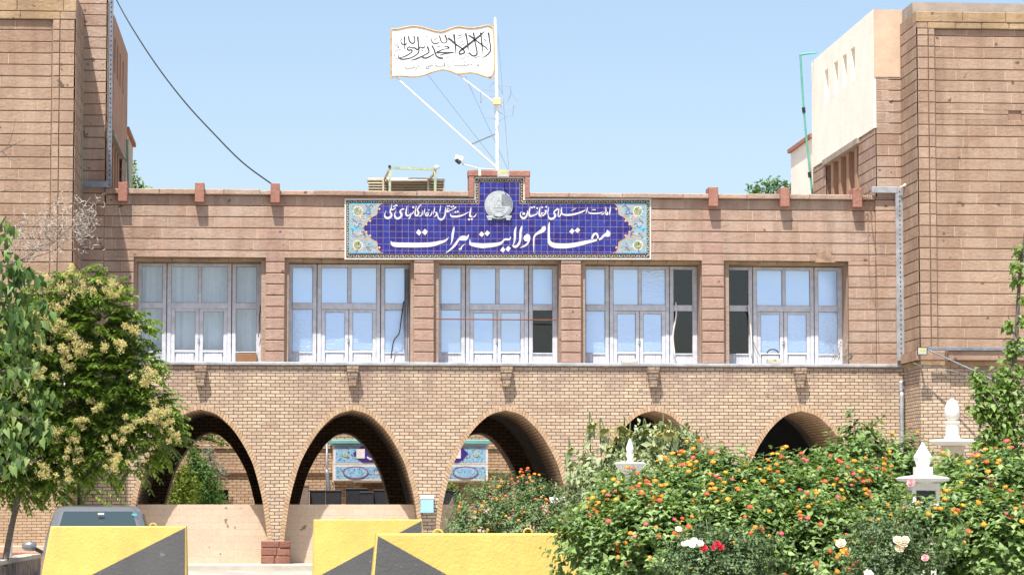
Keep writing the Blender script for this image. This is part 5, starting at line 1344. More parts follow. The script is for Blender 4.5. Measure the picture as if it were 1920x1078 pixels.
sc_pts = [(130,510,20),(100,525,24),(115,570,22),(75,585,18),(160,535,20),(195,540,24),(215,545,14),(75,640,26),(85,655,20),(120,690,22),(140,620,18),(105,610,22),(120,660,22),(145,660,18),(100,600,18),(250,612,20),(210,645,22),(225,640,14),(155,640,18),(80,700,18),(270,700,26),(285,715,20),(290,760,28),(315,795,14),(325,815,16),(275,780,20),(245,790,22),(215,830,22),(100,800,24),(125,830,22),(140,850,22),(85,880,22),(120,890,18),(205,870,18),(180,760,18),(150,790,16),(35,560,14),(300,775,22),(228,860,16),(50,740,16)]
for px, py, r in sc_pts:
    n = 6; 
    parts = [seeds(P(px+rng.uniform(-.85,.85)*r, py+rng.uniform(-.6,.75)*r, YA-.7-rng.uniform(0,.3)), r/SCL(YA)*rng.uniform(.28,.5), 85) for _ in range(n)]
    V = np.concatenate([p[0] for p in parts]); F = np.concatenate([p[1]+i*len(parts[0][0]) for i, p in enumerate(parts)])
    np_mesh('seed_cluster', V, F, SEED, ail)
# sapling by the wall behind the car
t = thing('ailanthus_sapling', 'small sapling with long feathery leaves at the wall behind the car', 'sapling', P(150,1000,-2.0))
mb = MB(); limb(mb, [P(148,1050,-1.2), P(150,960,-1.2), P(158,900,-1.3)], .02, .01, 6); mb.build('stem', [BARK], t)
Cs, Ds = [], []
for px, py, dx, dz in ((158,905,1,.35),(160,915,1,.1),(156,900,.6,.7),(158,922,1,-.1),(150,915,-.6,.3),(165,895,.9,.5),(162,930,1,.0)):
    Cs.append(tuple(P(px, py, -1.3))); Ds.append((dx, -.35, dz))
V, F = compound(np.array(Cs), np.array(Ds), 16, 0.85, 0.15, .2); np_mesh('leaves', V, F, AIL, t)
# broad-leaved tree reaching in from the left edge, nearer
YB_ = -40.0
bl = thing('broadleaf_tree', 'dark broad-leaved branches hanging in from the left edge, nearer than the seed-laden tree', 'tree', P(-190, 1078, YB_))
mb = MB(); b0 = P(-190, 960, YB_); limb(mb, [Vector((b0.x, YB_, gz(YB_)-.15)), P(-190,900,YB_), P(-170,700,YB_), P(-150,480,YB_)], .10, .05)
twl = [[(-170,700),(-90,640),(-20,600),(40,560)], [(-160,560),(-80,500),(-20,450),(12,405)], [(-180,800),(-90,740),(-10,700),(60,690)], [(-180,850),(-80,800),(10,780),(70,790)], [(-185,880),(-100,860),(-20,850),(30,880)]]
for pts in twl: limb(mb, [P(x, y, YB_ + rng.uniform(-.2,.2)) for x, y in pts], .03, .006, 5)
mb.build('trunk', [BARK], bl)
Cs = []
for px, py, r, n in ((10,425,26,14),(5,480,30,22),(-10,520,40,20),(15,560,42,40),(55,520,26,22),(30,505,30,26),(85,580,26,18),(40,600,46,40),(20,640,50,40),(60,560,30,18),(45,680,46,40),(10,720,50,40),(60,740,42,36),(30,790,46,40),(75,800,30,22),(-10,840,50,30),(30,860,40,30),(-60,600,80,40),(-60,760,90,50),(100,740,22,12),(-70,480,60,30),(60,620,40,26),(-20,900,40,16)):
    c = np.array(tuple(P(px, py, YB_))); Cs.append(c + unit(n)*np.array([1,1.2,1])*(r/SCL(YB_))*(rng.random(n)**.4)[:,None])
C = np.concatenate(Cs); n = len(C); L = 0.115*(0.6+.7*rng.random(n))
V, F = leaves(C, unit(n)*np.array([.8,.8,.4])-np.array([0,0,.85]), unit(n)*.5+np.array([0,-.5,.55]), L, L*.50, .20, .32); np_mesh('crown', V, F, MUL, bl)
# dead branch with dry curled pods
YD = -9.0
dt = thing('dead_tree', 'bare grey branches with dry curled pods above the seed-laden tree at the left edge', 'tree', P(-60, 1040, YD))
mb = MB(); limb(mb, [P(-70,1060,YD), P(-60,800,YD), P(-40,560,YD), P(0,500,YD)], .06, .03)
br = [[(-10,505),(40,488),(75,462),(100,455),(130,428),(160,412)], [(30,490),(60,478),(75,455),(72,440),(68,425)], [(-60,330),(-20,295),(10,280),(22,255),(30,222)], [(0,500),(55,485),(100,470),(120,455)], [(12,280),(30,270),(48,262)], [(5,285),(20,300),(40,300)], [(-50,450),(10,440),(35,428),(60,415)], [(-40,380),(0,360),(25,355)], [(100,455),(85,440),(90,425)], [(110,440),(118,425),(125,408)]]
for pts in br: limb(mb, [P(x, y, YD) for x, y in pts], .012, .004, 5)
limb(mb, [P(-50,700,YD), P(-80,500,YD), P(-60,330,YD)], .03, .012)
for k in range(70):                                           # fine side twigs
    px, py = rng.uniform(-5, 130), 0; py = 500 - .45*px + rng.uniform(-75, 10); a = P(px, py, YD+rng.uniform(-.2,.2))
    mb.tube([a, a+Vector((rng.uniform(-.1,.2), rng.uniform(-.1,.1), rng.uniform(0,.25)))], .0035, 3, cap=False)
mb.build('branches', [BARK], dt)
mb = MB()
for k in range(620):
    u = rng.random()
    if u < .78: px, py = rng.uniform(8, 130), 0; py = 480 - .42*px + rng.normal()*26 - 8
    else: px, py = rng.normal(158, 14), rng.normal(420, 26)
    a = P(px, py, YD+rng.uniform(-.25,.25)); r_ = rng.uniform(.03,.09); ph = rng.uniform(0,6.28); sp_ = rng.uniform(1.5,4)*rng.choice((-1,1)); e1 = Vector(unit(1)[0]); e2 = e1.cross(Vector(unit(1)[0])).normalized()
    mb.tube([a + (e1*math.cos(ph+sp_*j/5)+e2*math.sin(ph+sp_*j/5))*r_ for j in range(6)], .0058, 3, cap=False)
mb.build('pods', [TWIG], dt)
# young light green tree at the right edge
YR = -34.0
rt = thing('light_green_tree', 'slender light green tree at the right edge in front of the right tower', 'tree', P(1905,1078,YR))
mb = MB(); f0 = P(1915,1000,YR); limb(mb, [Vector((f0.x, YR, gz(YR)-.15)), P(1910,900,YR), P(1895,780,YR), P(1905,640,YR), P(1912,520,YR), P(1922,430,YR)], .05, .012)
for pts in ([(1900,820),(1870,760),(1845,715),(1832,698)], [(1900,860),(1860,800),(1838,770)], [(1898,740),(1880,690),(1870,660)], [(1905,640),(1895,610),(1890,590)], [(1912,520),(1908,490)], [(1900,900),(1960,820),(2000,700)], [(1905,880),(1870,860),(1845,840)]): limb(mb, [P(x, y, YR+rng.uniform(-.25,.25)) for x, y in pts], .014, .004, 5)
mb.build('trunk', [BARK], rt)
Cs = []
for px, py, r, n in ((1835,705,18,22),(1842,730,20,34),(1860,760,34,60),(1890,700,30,46),(1880,730,30,50),(1900,760,40,80),(1870,800,40,85),(1905,810,40,80),(1845,775,18,26),(1830,765,14,14),(1880,850,40,80),(1910,870,40,70),(1850,830,26,40),(1905,650,22,30),(1890,610,12,14),(1915,600,14,16),(1910,470,12,12),(1905,500,14,14),(1908,525,14,14),(1912,560,10,8),(1960,750,70,90),(1980,620,50,50),(1960,500,40,30),(1905,910,30,50),(1900,665,14,14)):
    n = int(n*3.2); c = np.array(tuple(P(px, py, YR))); Cs.append(c + unit(n)*np.array([1,1.2,1])*(r/SCL(YR))*(rng.random(n)**.4)[:,None])
C = np.concatenate(Cs); n = len(C); L = 0.078*(0.65+.7*rng.random(n))
V, F = leaves(C, unit(n)*np.array([1,1,.5])-np.array([0,0,.45]), unit(n)*.6+np.array([0,-.4,.7]), L, L*.6, .15, .2); np_mesh('crown', V, F, LIGHTL, rt)
# trees behind the gatehouse
def clump_tree(name, label, foot, crown, trunk_pts, mat, leaf, n, lw=.5, cat='tree', group=None, droop=False, dens=1.0):
    t = thing(name, label, cat, foot, group); mb = MB()
    limb(mb, trunk_pts, .14, .05); Y = crown[0][3]
    for px, py, r, Y in crown: limb(mb, [trunk_pts[-1], (Vector(trunk_pts[-1])+P(px,py,Y))/2+Vector((0,0,.1)), P(px,py,Y)], .04, .012, 5)
    mb.build('trunk', [BARK], t); Cs = []; tot = sum(c[2]**2 for c in crown)
    for px, py, r, Y in crown:
        m = max(8, int(n*r*r/tot)); d = unit(m); Cs.append(np.array(tuple(P(px,py,Y))) + d*(r/SCL(Y))*(rng.random(m)**.35)[:,None]*(1+.25*np.sin(d[:,:1]*7)))
    C = np.concatenate(Cs); m = len(C); L = leaf*(.6+.8*rng.random(m))
    dv = unit(m)*np.array([1,1,.6]) + (np.array([0,0,-.5]) if droop else np.array([0,0,.3]))
    V, F = leaves(C, dv, unit(m)*.7+np.array([0,-.3,.6]), L, L*lw, .12, .15); np_mesh('crown', V, F, mat, t); return t
YT_ = 24.0
clump_tree('leafy_tree', 'green treetop rising behind the parapet beside the brown side block', P(235,1000,YT_), [(248,315,12,YT_),(250,335,14,YT_),(255,352,16,YT_),(238,350,12,YT_),(225,380,30,YT_),(270,375,25,YT_),(240,420,50,YT_)], [Vector((PX(235,YT_),YT_,0)), P(236,600,YT_), P(240,420,YT_)], AIL, .14, 1500)
clump_tree('pine_tree', 'dark green treetop rising behind the parapet left of the cream block', P(1440,1000,YT_), [(1415,360,16,YT_),(1437,352,18,YT_),(1455,345,12,YT_),(1470,352,14,YT_),(1485,352,8,YT_),(1440,390,40,YT_),(1480,390,34,YT_)], [Vector((PX(1440,YT_),YT_,0)), P(1440,600,YT_), P(1440,410,YT_)], CON1, .13, 1800)
# courtyard trees seen through the leftmost arch
YC_ = 17.5
clump_tree('thuja_shrub', 'yellow green shrub in the courtyard seen low through the leftmost arch', P(345,1000,YC_), [(340,905,24,YC_),(330,930,26,YC_),(352,930,24,YC_),(345,885,14,YC_),(362,910,16,YC_),(320,950,22,YC_)], [Vector((PX(340,YC_),YC_,0)), P(340,960,YC_), P(340,930,YC_)], CON2, .09, 2800, cat='shrub')
clump_tree('cypress_tree', 'dark green pyramidal conifer in the courtyard seen through the leftmost arch', P(375,1000,YC_+2), [(368,868,20,YC_+2),(375,890,28,YC_+2),(385,915,32,YC_+2),(378,940,36,YC_+2),(362,850,11,YC_+2),(400,935,24,YC_+2),(350,900,20,YC_+2),(355,840,7,YC_+2)], [Vector((PX(375,YC_+2),YC_+2,0)), P(375,960,YC_+2), P(375,920,YC_+2)], CON1, .10, 4200)
clump_tree('olive_tree', 'hazy grey green olive tree behind the conifer in the leftmost arch', P(405,1000,YC_+4), [(392,862,20,YC_+4),(405,880,22,YC_+4),(408,900,18,YC_+4),(390,845,14,YC_+4),(380,880,20,YC_+4),(418,888,10,YC_+4)], [Vector((PX(400,YC_+4),YC_+4,0)), P(400,950,YC_+4), P(400,890,YC_+4)], OLIV, .10, 1300, .22)
clump_tree('shade_tree', 'leafy branch hanging across the top of the leftmost arch from a courtyard tree', P(330,1000,YC_), [(375,826,10,YC_),(395,822,12,YC_),(415,830,12,YC_),(435,836,9,YC_),(362,836,8,YC_),(300,800,50,YC_),(350,780,50,YC_),(400,790,40,YC_),(378,845,6,YC_)], [Vector((PX(300,YC_),YC_+1,0)), P(300,950,YC_+1), P(310,820,YC_)], AIL, .12, 1700)
clump_tree('potted_shrub', 'small green shrub in a black planter seen through the middle arch', P(850,960,16.5), [(846,915,10,16.5),(838,918,7,16.5),(855,917,7,16.5)], [P(847,945,16.5), P(847,930,16.5), P(847,920,16.5)], CON2, .07, 260, cat='shrub')
# dry plant on the ledge
t = thing('dry_plant', 'dried weed growing on the ledge in front of the rightmost window', 'plant', P(1575,678,-.02)); mb = MB(); Cs = []
for k in range(16):
    x0 = 1575+rng.uniform(-14,14); h = rng.uniform(10,58) if k < 9 else rng.uniform(8,18); x1 = x0+rng.uniform(-12,12)+(8 if k > 10 else -4)
    mb.tube(smooth_pts([tuple(P(x0,677,-.03)), tuple(P((x0+x1)/2+rng.uniform(-3,3),677-h*.6,-.06)), tuple(P(x1,677-h,-.05))], 3), .004, 4, cap=False)
    for j in range(7): u = rng.uniform(.3,1); Cs.append(tuple(P(x0+(x1-x0)*u, 677-h*u, -.06)))
mb.build('stems', [TWIG], t); C = np.array(Cs); n = len(C); L = .045*(.6+.8*rng.random(n)); V, F = leaves(C, unit(n), unit(n), L, L*.5); np_mesh('leaves', V, F, OLIV, t)
# ------------------------------------------------------------------ concrete barriers
YEL = painted('barrier_yellow', (0.57,0.42,0.11), (0.38,0.34,0.28), 0.67)
BLK = painted('barrier_black', (0.085,0.085,0.085), (0.17,0.165,0.16), 0.62, 0.8)
def barrier(label, Y, tl, tr, bl, br_, diag, depth=0.42, hooks=()):
    """tl, tr, bl, br_: px corners of the front face (top at Y, bottom 0.05 nearer); diag: black corner polygon in px"""
    k = SCL(Y); g = gz(Y) - 0.13
    t = thing('concrete_barrier', label, 'barrier', (P((tl[0]+tr[0])/2, tl[1], Y).x, Y, g), 'yellow and black barriers')
    zt = (P(*tl, Y).z + P(*tr, Y).z)/2; z1 = P(*bl, Y).z
    xl, xr = P(*tl, Y).x, P(*tr, Y).x; dl = (P(*bl, Y).x-xl)/(zt-z1); dr = (P(*br_, Y).x-xr)/(zt-z1); H = zt-g
    bat = 0.10
    def fp(x, z, d=0.0): return (x, Y - bat*(zt-z) - d, z)
    xbl, xbr = xl+dl*H, xr+dr*H
    mb = MB(); r_ = 0.025                                       # rounded shell: rings from front to back
    rings = []
    for (ins, y) in ((r_, 0.0), (0.0, r_), (0.0, depth-r_), (r_, depth)):
        rings.append([(xbl+ins, Y-bat*H*(1-y/depth)+y+bat*H*(y/depth), g), (xbr-ins, Y-bat*H*(1-y/depth)+y+bat*H*(y/depth), g), (xr-ins, Y+y, zt-ins*.7), (xl+ins, Y+y, zt-ins*.7)])
    vs = sum(rings, []); fs = [(0,1,2,3)]
    for q in range(3):
        for i in range(4): j = (i+1) % 4; fs.append((q*4+i, (q+1)*4+i, (q+1)*4+j, q*4+j))
    fs.append((15,14,13,12)); mb.add(vs, fs); mb.build('block', [YEL], t)
    mb = MB(); pts = []
    for px, py in diag:
        p = P(px, py, Y); pts.append(p)
    pl = [fp(p.x, max(p.z, g+.01), 0.004) for p in pts]; bk = [(x, y+.003, z) for x, y, z in pl]; n = len(pl)
    mb.add(pl+bk, [tuple(range(n))] + [(i, n+i, n+(i+1) % n, (i+1) % n) for i in range(n)]); mb.build('black_stripe', [BLK], t)
    for px, py, h in hooks:
        mb = MB(); c = P(px, py, Y+depth*.45); c.z = zt-.01; w_ = .045
        mb.tube(smooth_pts([tuple(c+Vector((-w_,0,-.02))), tuple(c+Vector((-w_*.9,0,h*.6))), tuple(c+Vector((0,0,h))), tuple(c+Vector((w_*.9,0,h*.6))), tuple(c+Vector((w_,0,-.02)))], 4), .011, 6); mb.build('lifting_hook', [YEL], t)
barrier('yellow and black concrete barrier on the left in front of the grey car', -24.5, (95,985), (349,987), (78,1078), (351,1078), [(346.5,989),(347,1078),(345,1290),(-60,1290),(-60,1200),(170,1078)][:2] + [(349,1180),(120,1180),(120,1104),(170,1078)], hooks=[(287,984,.05)])
barrier('yellow and black concrete barrier in the middle, partly hidden by the nearest one', -16.5, (588,973), (792,974), (586,1078), (794,1078), [(790,976),(791,1078),(791,1150),(480+110,1150),(588,1085),(600,1078)], hooks=[(640,972,.04),(738,972,.05)])
barrier('nearest yellow and black concrete barrier, its right end behind the lantana', -36.5, (706,1001), (1100,998), (698,1078), (1106,1078), [(708.5,1004),(840,1078),(960,1147),(960,1190),(700,1190),(702,1078)], hooks=[(821,1000,.05),(990,998,.06)])

# ------------------------------------------------------------------ parked car
CAR = bpy.data.materials.new('car_paint'); CAR.use_nodes = True
b = CAR.node_tree.nodes['Principled BSDF']; b.inputs['Base Color'].default_value = (0.20,0.20,0.205,1); b.inputs['Metallic'].default_value = 0.45; b.inputs['Roughness'].default_value = 0.28; b.inputs['Coat Weight'].default_value = 0.7; b.inputs['Coat Roughness'].default_value = 0.05
CGL = bpy.data.materials.new('car_glass'); CGL.use_nodes = True
b = CGL.node_tree.nodes['Principled BSDF']; b.inputs['Base Color'].default_value = (0.03,0.05,0.055,1); b.inputs['Roughness'].default_value = 0.03; b.inputs['Specular IOR Level'].default_value = 0.9
RIM = simple('wheel_rim', (0.45,0.46,0.48), 0.3, 0.8)
YC0 = -17.5
cc = P(184, 947, YC0); gcar = gz(YC0)-.13; HT = cc.z - gcar
car = thing('parked_car', 'dark grey pickup-like car parked facing the street behind the left barrier', 'car', (cc.x, YC0, gcar))
YAWC = R(4)
def cp(x, y, z):                                               # car space: x right, y back from windscreen top, z up
    return (cc.x + x*math.cos(YAWC) - y*math.sin(YAWC), YC0 + x*math.sin(YAWC) + y*math.cos(YAWC), gcar + z)
# lower body: sections along y (front to back): (y, half width, z sill, z top)
secs = [(-2.95,0.62,0.45,0.78),(-2.85,0.80,0.32,0.92),(-2.5,0.90,0.28,1.02),(-1.7,0.93,0.27,1.10),(-1.0,0.94,0.27,1.16),(-0.3,0.945,0.27,1.17),(0.8,0.945,0.27,1.17),(1.6,0.945,0.28,1.17),(2.2,0.93,0.32,1.15),(2.3,0.88,0.36,1.10)]
mb = MB(); prof = lambda hw, z0, z1: [(-hw*.93,z0),(-hw,z0+.18*(z1-z0)),(-hw,z0+.62*(z1-z0)),(-hw*.965,z0+.86*(z1-z0)),(-hw*.86,z1-.02),(-hw*.5,z1+.015),(0,z1+.025),(hw*.5,z1+.015),(hw*.86,z1-.02),(hw*.965,z0+.86*(z1-z0)),(hw,z0+.62*(z1-z0)),(hw,z0+.18*(z1-z0)),(hw*.93,z0)]
vs = []; n = 13
for y, hw, z0, z1 in secs: vs += [cp(x, y, z) for x, z in prof(hw, z0, z1)]
fs = [(i*n+j, (i+1)*n+j, (i+1)*n+(j+1) % n, i*n+(j+1) % n) for i in range(len(secs)-1) for j in range(n)]
fs += [tuple(range(n)), tuple(range((len(secs)-1)*n, len(secs)*n))[::-1]]
mb.add(vs, fs); body = mb.build('body', [CAR], car, smooth=True)
# cabin: bottom ring, shoulder ring, roof rings
mb = MB()
def ring(yf, yb, hw, z, cr=.12): return [cp(-hw+cr, yf, z), cp(hw-cr, yf, z), cp(hw, yf+cr*1.4, z), cp(hw, yb-cr, z), cp(hw-cr, yb, z), cp(-hw+cr, yb, z), cp(-hw, yb-cr, z), cp(-hw, yf+cr*1.4, z)]
rs_ = [ring(-0.92, 1.75, 0.90, 1.12), ring(-0.45, 1.6, 0.82, 1.12+.45*(HT-1.12)), ring(-0.06, 1.42, 0.72, HT-.09), ring(0.06, 1.34, 0.66, HT-.02), ring(0.35, 1.1, 0.50, HT)]
vs = sum(rs_, []); fs = [(q*8+i, q*8+(i+1) % 8, (q+1)*8+(i+1) % 8, (q+1)*8+i) for q in range(4) for i in range(8)] + [tuple(range(32, 40))]
mb.add(vs, fs); cab = mb.build('cabin', [CAR], car, smooth=True); bv = cab.modifiers.new('bevel', 'BEVEL'); bv.width = 0.035; bv.segments = 3; bv.limit_method = 'ANGLE'; bv.angle_limit = R(12)
def pane(name, a, b_, c, d, off, ins=(.08,.10,.08,.06)):
    """glass laid on the quad a b c d (bottom-left, bottom-right, top-right, top-left)"""
    a, b_, c, d = map(Vector, (a, b_, c, d)); nn = (b_-a).cross(d-a).normalized()
    q = lambda u, v: (a.lerp(b_, u)).lerp(d.lerp(c, u), v) + nn*off
    mb = MB(); l, bt, r_, tp = ins
    mb.add([q(l,bt), q(1-r_,bt), q(1-r_,1-tp), q(l,1-tp)], [(0,1,2,3)]); 
    return mb.build(name, [CGL], car)
r0, r1, r2 = rs_[0], rs_[1], rs_[2]
pane('windscreen', r0[0], r0[1], r1[1], r1[0], .006, (.03,.06,.03,0)); pane('windscreen', r1[0], r1[1], r2[1], r2[0], .006, (.03,0,.03,.04))
for sgn, (i, j) in ((1, (2, 3)), (-1, (7, 6))):
    a, b_, c, d = (r0[i], r0[j], r2[j], r2[i]) if sgn > 0 else (r0[j], r0[i], r2[i], r2[j])
    pane('side_window', Vector(a).lerp(Vector(b_), 0.0), Vector(a).lerp(Vector(b_), .48), Vector(d).lerp(Vector(c), .48), d, .035, (.06,.12,.05,.08)); pane('side_window', Vector(a).lerp(Vector(b_), .52), b_, c, Vector(d).lerp(Vector(c), .52), .035, (.05,.12,.08,.08))
for x, y in ((-.84,-2.0),(.84,-2.0),(-.84,1.35),(.84,1.35)):
    mb = MB(); s_ = 1 if x > 0 else -1
    pr = [(.20,0),(.33,.0),(.36,.03),(.36,.19),(.33,.22),(.20,.22)]; m = 20; vs = []
    for r_, d in pr: vs += [cp(x + s_*(d-.11), y + r_*math.cos(2*math.pi*k/m), .36 + r_*math.sin(2*math.pi*k/m)) for k in range(m)]
    mb.add(vs, [(i*m+k, i*m+(k+1) % m, (i+1)*m+(k+1) % m, (i+1)*m+k) for i in range(5) for k in range(m)]); wh = mb.build('wheel', [BLACK], car, True)
    mb = MB(); mb.add([cp(x+s_*.075, y+.21*math.cos(2*math.pi*k/m), .36+.21*math.sin(2*math.pi*k/m)) for k in range(m)] + [cp(x+s_*.10, y, .36)], [(k, (k+1) % m, m) for k in range(m)]); mb.build('rim', [RIM], wh)
for s_ in (-1, 1):
    mb = MB(); 
    vs = []; m = 10
    for dx, sc_ in ((0,.55),(.02,.9),(.10,1.0),(.19,.85),(.235,.45)): vs += [cp(s_*(1.0+dx), -0.62+.075*sc_*math.cos(2*math.pi*k/m), 1.235+.085*sc_*math.sin(2*math.pi*k/m)+.01*dx) for k in range(m)]
    mb.add(vs, [(i*m+k, i*m+(k+1) % m, (i+1)*m+(k+1) % m, (i+1)*m+k) for i in range(4) for k in range(m)] + [tuple(range(m))[::-1], tuple(range(4*m, 5*m))]); mi = mb.build('wing_mirror', [CAR], car, True)
    mb = MB(); mb.bar(cp(s_*.90, -.60, 1.13), cp(s_*1.03, -.62, 1.20), .05, .06); mb.build('mirror_foot', [BLACK], mi)
    mb = MB(); mb.add([cp(s_*.48,-2.93,.72), cp(s_*.74,-2.86,.74), cp(s_*.80,-2.80,.90), cp(s_*.5,-2.91,.86)], [(0,1,2,3) if s_ > 0 else (3,2,1,0)]); mb.build('headlight', [LAMPG], car)
mb = MB(); mb.add([cp(-.45,-2.965,.55), cp(.45,-2.965,.55), cp(.45,-2.96,.74), cp(-.45,-2.96,.74)], [(0,1,2,3)]); mb.build('grille', [BLACK], car)
mb = MB(); a = Vector(r1[0]).lerp(Vector(r2[1]), .5); q = cp(.05,-.2,HT-.14); mb.bar(Vector(q)+Vector((-.05,-.03,0)), Vector(q)+Vector((.05,-.03,0)), .03, .03); mb.build('sensor', [WHITE], car)
q = cp(.60,-.17,HT-.155); mb = MB(); mb.box(q[0]-.04,q[0]+.04,q[1]-.03,q[1]-.024,q[2]-.012,q[2]+.018); mb.build('sticker', [simple('cyan_sticker', (0.10,0.50,0.52), 0.5)], car)

# ------------------------------------------------------------------ planter kerb at the lower left, post in it
STW = simple('rubble_stone', (0.20,0.17,0.15), 0.95, 0, 0.45, 5, 0.6)
xk = PX(80, -2.75, 1037); zk = PZ(1037, -2.75, 80)
t = thing('planter_wall', 'low stone planter wall with pale coping at the lower left behind the barrier', 'planter', (xk-1.5, -9, -.3))
mb = MB(); mb.box(-9.5, xk-.03, -13.5, -2.9, -.8, zk-.08); mb.build('rubble_wall', [STW], t)
mb = MB(); y = -13.6; rr = random.Random(2)
while y < -3.2:
    e = min(-2.85, y+rr.uniform(.8,1.3)); mb.bbox(xk-.32, xk+.03, y+.004, e-.004, zk-.08, zk+rr.uniform(-.006,.006), .015); y = e
mb.bbox(-9.6, xk-.325, -13.6, -13.28, zk-.08, zk, .015); mb.build('coping', [simple('coping_stone', (0.40,0.37,0.32), 0.9, 0, .15, 4, .3)], t)
mb = MB(); mb.box(-9.4, xk-.33, -13.2, -2.95, zk-.07, zk-.03); mb.build('soil', [simple('planter_soil', (0.16,0.11,0.075), 0.95, 0, .3, 6, .4)], t)
t = thing('marker_post', 'thin grey metal post with a dark clip on top beside the leaning trunk', 'post', P(20, 1038, -8)); p0, p1 = P(20,1045,-8), P(25,935,-8)
mb = MB(); mb.tube([p0, p1], .028, 8); mb.build('tube', [ZINC], t); mb = MB(); mb.bbox(p1.x-.05, p1.x+.05, -8.05, -7.95, p1.z, p1.z+.02, .004); mb.bbox(p1.x-.03, p1.x+.03, -8.04, -7.96, p1.z+.022, p1.z+.05, .004); mb.build('clip', [BLACK], t)

# ------------------------------------------------------------------ white garden posts and boards
def gpost(label, px, py_ref, Y, builder, cat='garden post'):
    t = thing('garden_post', label, cat, (P(px, py_ref, Y).x, Y, gz(Y)-.13), 'white garden posts'); builder(t, P(px, py_ref, Y), SCL(Y)); return t
def post_oct(t, c, k):                                         # c at the tip of the finial (px 1730, 829)
    m = lambda d: d/k
    mb = MB(); mb.lathe(c, [(m(1),0),(m(18),-m(28)),(m(12.5),-m(46))], 8); mb.build('finial', [WHITE], t)
    mb = MB(); mb.bbox(c.x-m(16), c.x+m(16), c.y-m(15), c.y+m(15), c.z-m(63), c.z-m(46.5), .006); mb.build('neck', [WHITE_D], t)
    mb = MB(); pr = [(m(18),-m(62)),(m(45),-m(66)),(m(51),-m(68)),(m(48),-m(73)),(m(30),-m(76)),(m(26),-m(78))]; mb.lathe(c, pr, 24, 0, .03, 8); mb.build('cap', [WHITE], t)
    mb = MB(); w_ = m(26); z1, z0 = c.z-m(77), c.z-m(112)
    for sx_ in (-1, 1):
        for sy in (-1, 1): mb.box(c.x+sx_*w_-m(7) if sx_ > 0 else c.x-w_, c.x+w_ if sx_ > 0 else c.x-w_+m(7), c.y+(w_-m(7) if sy > 0 else -w_), c.y+(w_ if sy > 0 else -w_+m(7)), z0, z1)
    mb.bbox(c.x-w_*1.02, c.x+w_*1.02, c.y-w_*1.02, c.y+w_*1.02, z1-m(14), z1, .004); mb.build('lantern_box', [WHITE_D], t)
    mb = MB(); mb.box(c.x-m(18), c.x+m(18), c.y-m(18), c.y+m(18), z0, z1-m(15)); mb.build('lantern_inside', [DGREY], t)
    mb = MB(); mb.bbox(c.x-m(30), c.x+m(30), c.y-m(30), c.y+m(30), z0-m(14), z0-.002, .006); mb.bbox(c.x-m(20), c.x+m(20), c.y-m(20), c.y+m(20), gz(c.y)-.13, z0-m(14.5), .01); mb.build('shaft', [WHITE_D], t)
gpost('white octagonal garden post with pointed finial and round cap among the lantana', 1730, 829, -39.4, post_oct)
def post_egg(t, c, k):                                         # tip (1785, 747)
    m = lambda d: d/k
    mb = MB(); mb.lathe(c, [(m(2),0),(m(9),-m(5)),(m(13.5),-m(16)),(m(15),-m(26)),(m(13),-m(36)),(m(8),-m(43))], 18); mb.build('finial', [WHITE_D], t, True)
    mb = MB(); mb.lathe(c, [(m(14),-m(43.5)),(m(15),-m(46)),(m(13),-m(50)),(m(13),-m(70)),(m(16),-m(76))], 14); mb.build('neck', [WHITE_D], t)
    mb = MB(); mb.lathe(c, [(m(20),-m(76.5)),(m(44),-m(79)),(m(46),-m(82)),(m(30),-m(88)),(m(22),-m(90))], 20); mb.build('cap', [WHITE_D], t)
    mb = MB(); mb.lathe(c, [(m(22),-m(90.5)),(m(20),-m(160)),(m(20), gz(c.y)-.13-c.z)], 12, 0, .05, 12); mb.build('shaft', [simple('tan_shaft', (0.55,0.45,0.33), .8, 0, .15, 6)], t)
gpost('white garden post with egg shaped finial beside the right tower', 1785, 747, -24.0, post_egg)
def post_bowl(t, c, k):                                        # tip (1181, 822)
    m = lambda d: d/k
    mb = MB(); mb.lathe(c, [(m(.8),0),(m(4),-m(8)),(m(7.5),-m(18)),(m(6),-m(26)),(m(4),-m(29))], 14); mb.build('finial', [WHITE], t, True)
    mb = MB(); mb.lathe(c, [(m(7),-m(29.2)),(m(7.5),-m(32)),(m(4.5),-m(38)),(m(6),-m(42)),(m(8),-m(45))], 14); mb.build('neck', [WHITE], t)
    mb = MB(); mb.lathe(c, [(m(26),-m(45)),(m(28),-m(47)),(m(22),-m(56)),(m(13),-m(64)),(m(10),-m(67))], 32, 0, .05, 16); mb.build('fluted_bowl', [WHITE], t)
    mb = MB(); mb.lathe(c, [(m(11),-m(67.2)),(m(12),-m(70)),(m(9),-m(80)),(m(9), gz(c.y)-.13-c.z)], 14); mb.build('shaft', [WHITE_D], t)
gpost('white garden post with onion finial over a fluted bowl among the sunflowers', 1181, 822, -33.5, post_bowl)
def post_small(t, c, k):                                       # tip (1095, 923)
    m = lambda d: d/k
    mb = MB(); mb.lathe(c, [(m(.5),0),(m(6),-m(10)),(m(4),-m(16))], 8); mb.build('finial', [WHITE], t)
    mb = MB(); mb.lathe(c, [(m(5),-m(16.2)),(m(14),-m(19)),(m(15),-m(21)),(m(6),-m(24)),(m(6), gz(c.y)-.13-c.z)], 8); mb.build('shaft', [WHITE], t)
gpost('small white garden post tip showing left of the big lantana', 1095, 923, -30.0, post_small)
t = thing('white_board', 'white tilted board behind the smaller lantana bush', 'board', P(1055, 950, -12)); mb = MB()
a = [P(1030,932,-12), P(1064,930,-12), P(1075,948,-12.6), P(1036,950,-12.6)]; mb.add([tuple(p) for p in a] + [(p.x, p.y+.02, p.z-.03) for p in a], [(3,2,1,0),(4,5,6,7),(0,1,5,4),(1,2,6,5),(2,3,7,6),(3,0,4,7)]); mb.build('panel', [WHITE], t)
mb = MB()
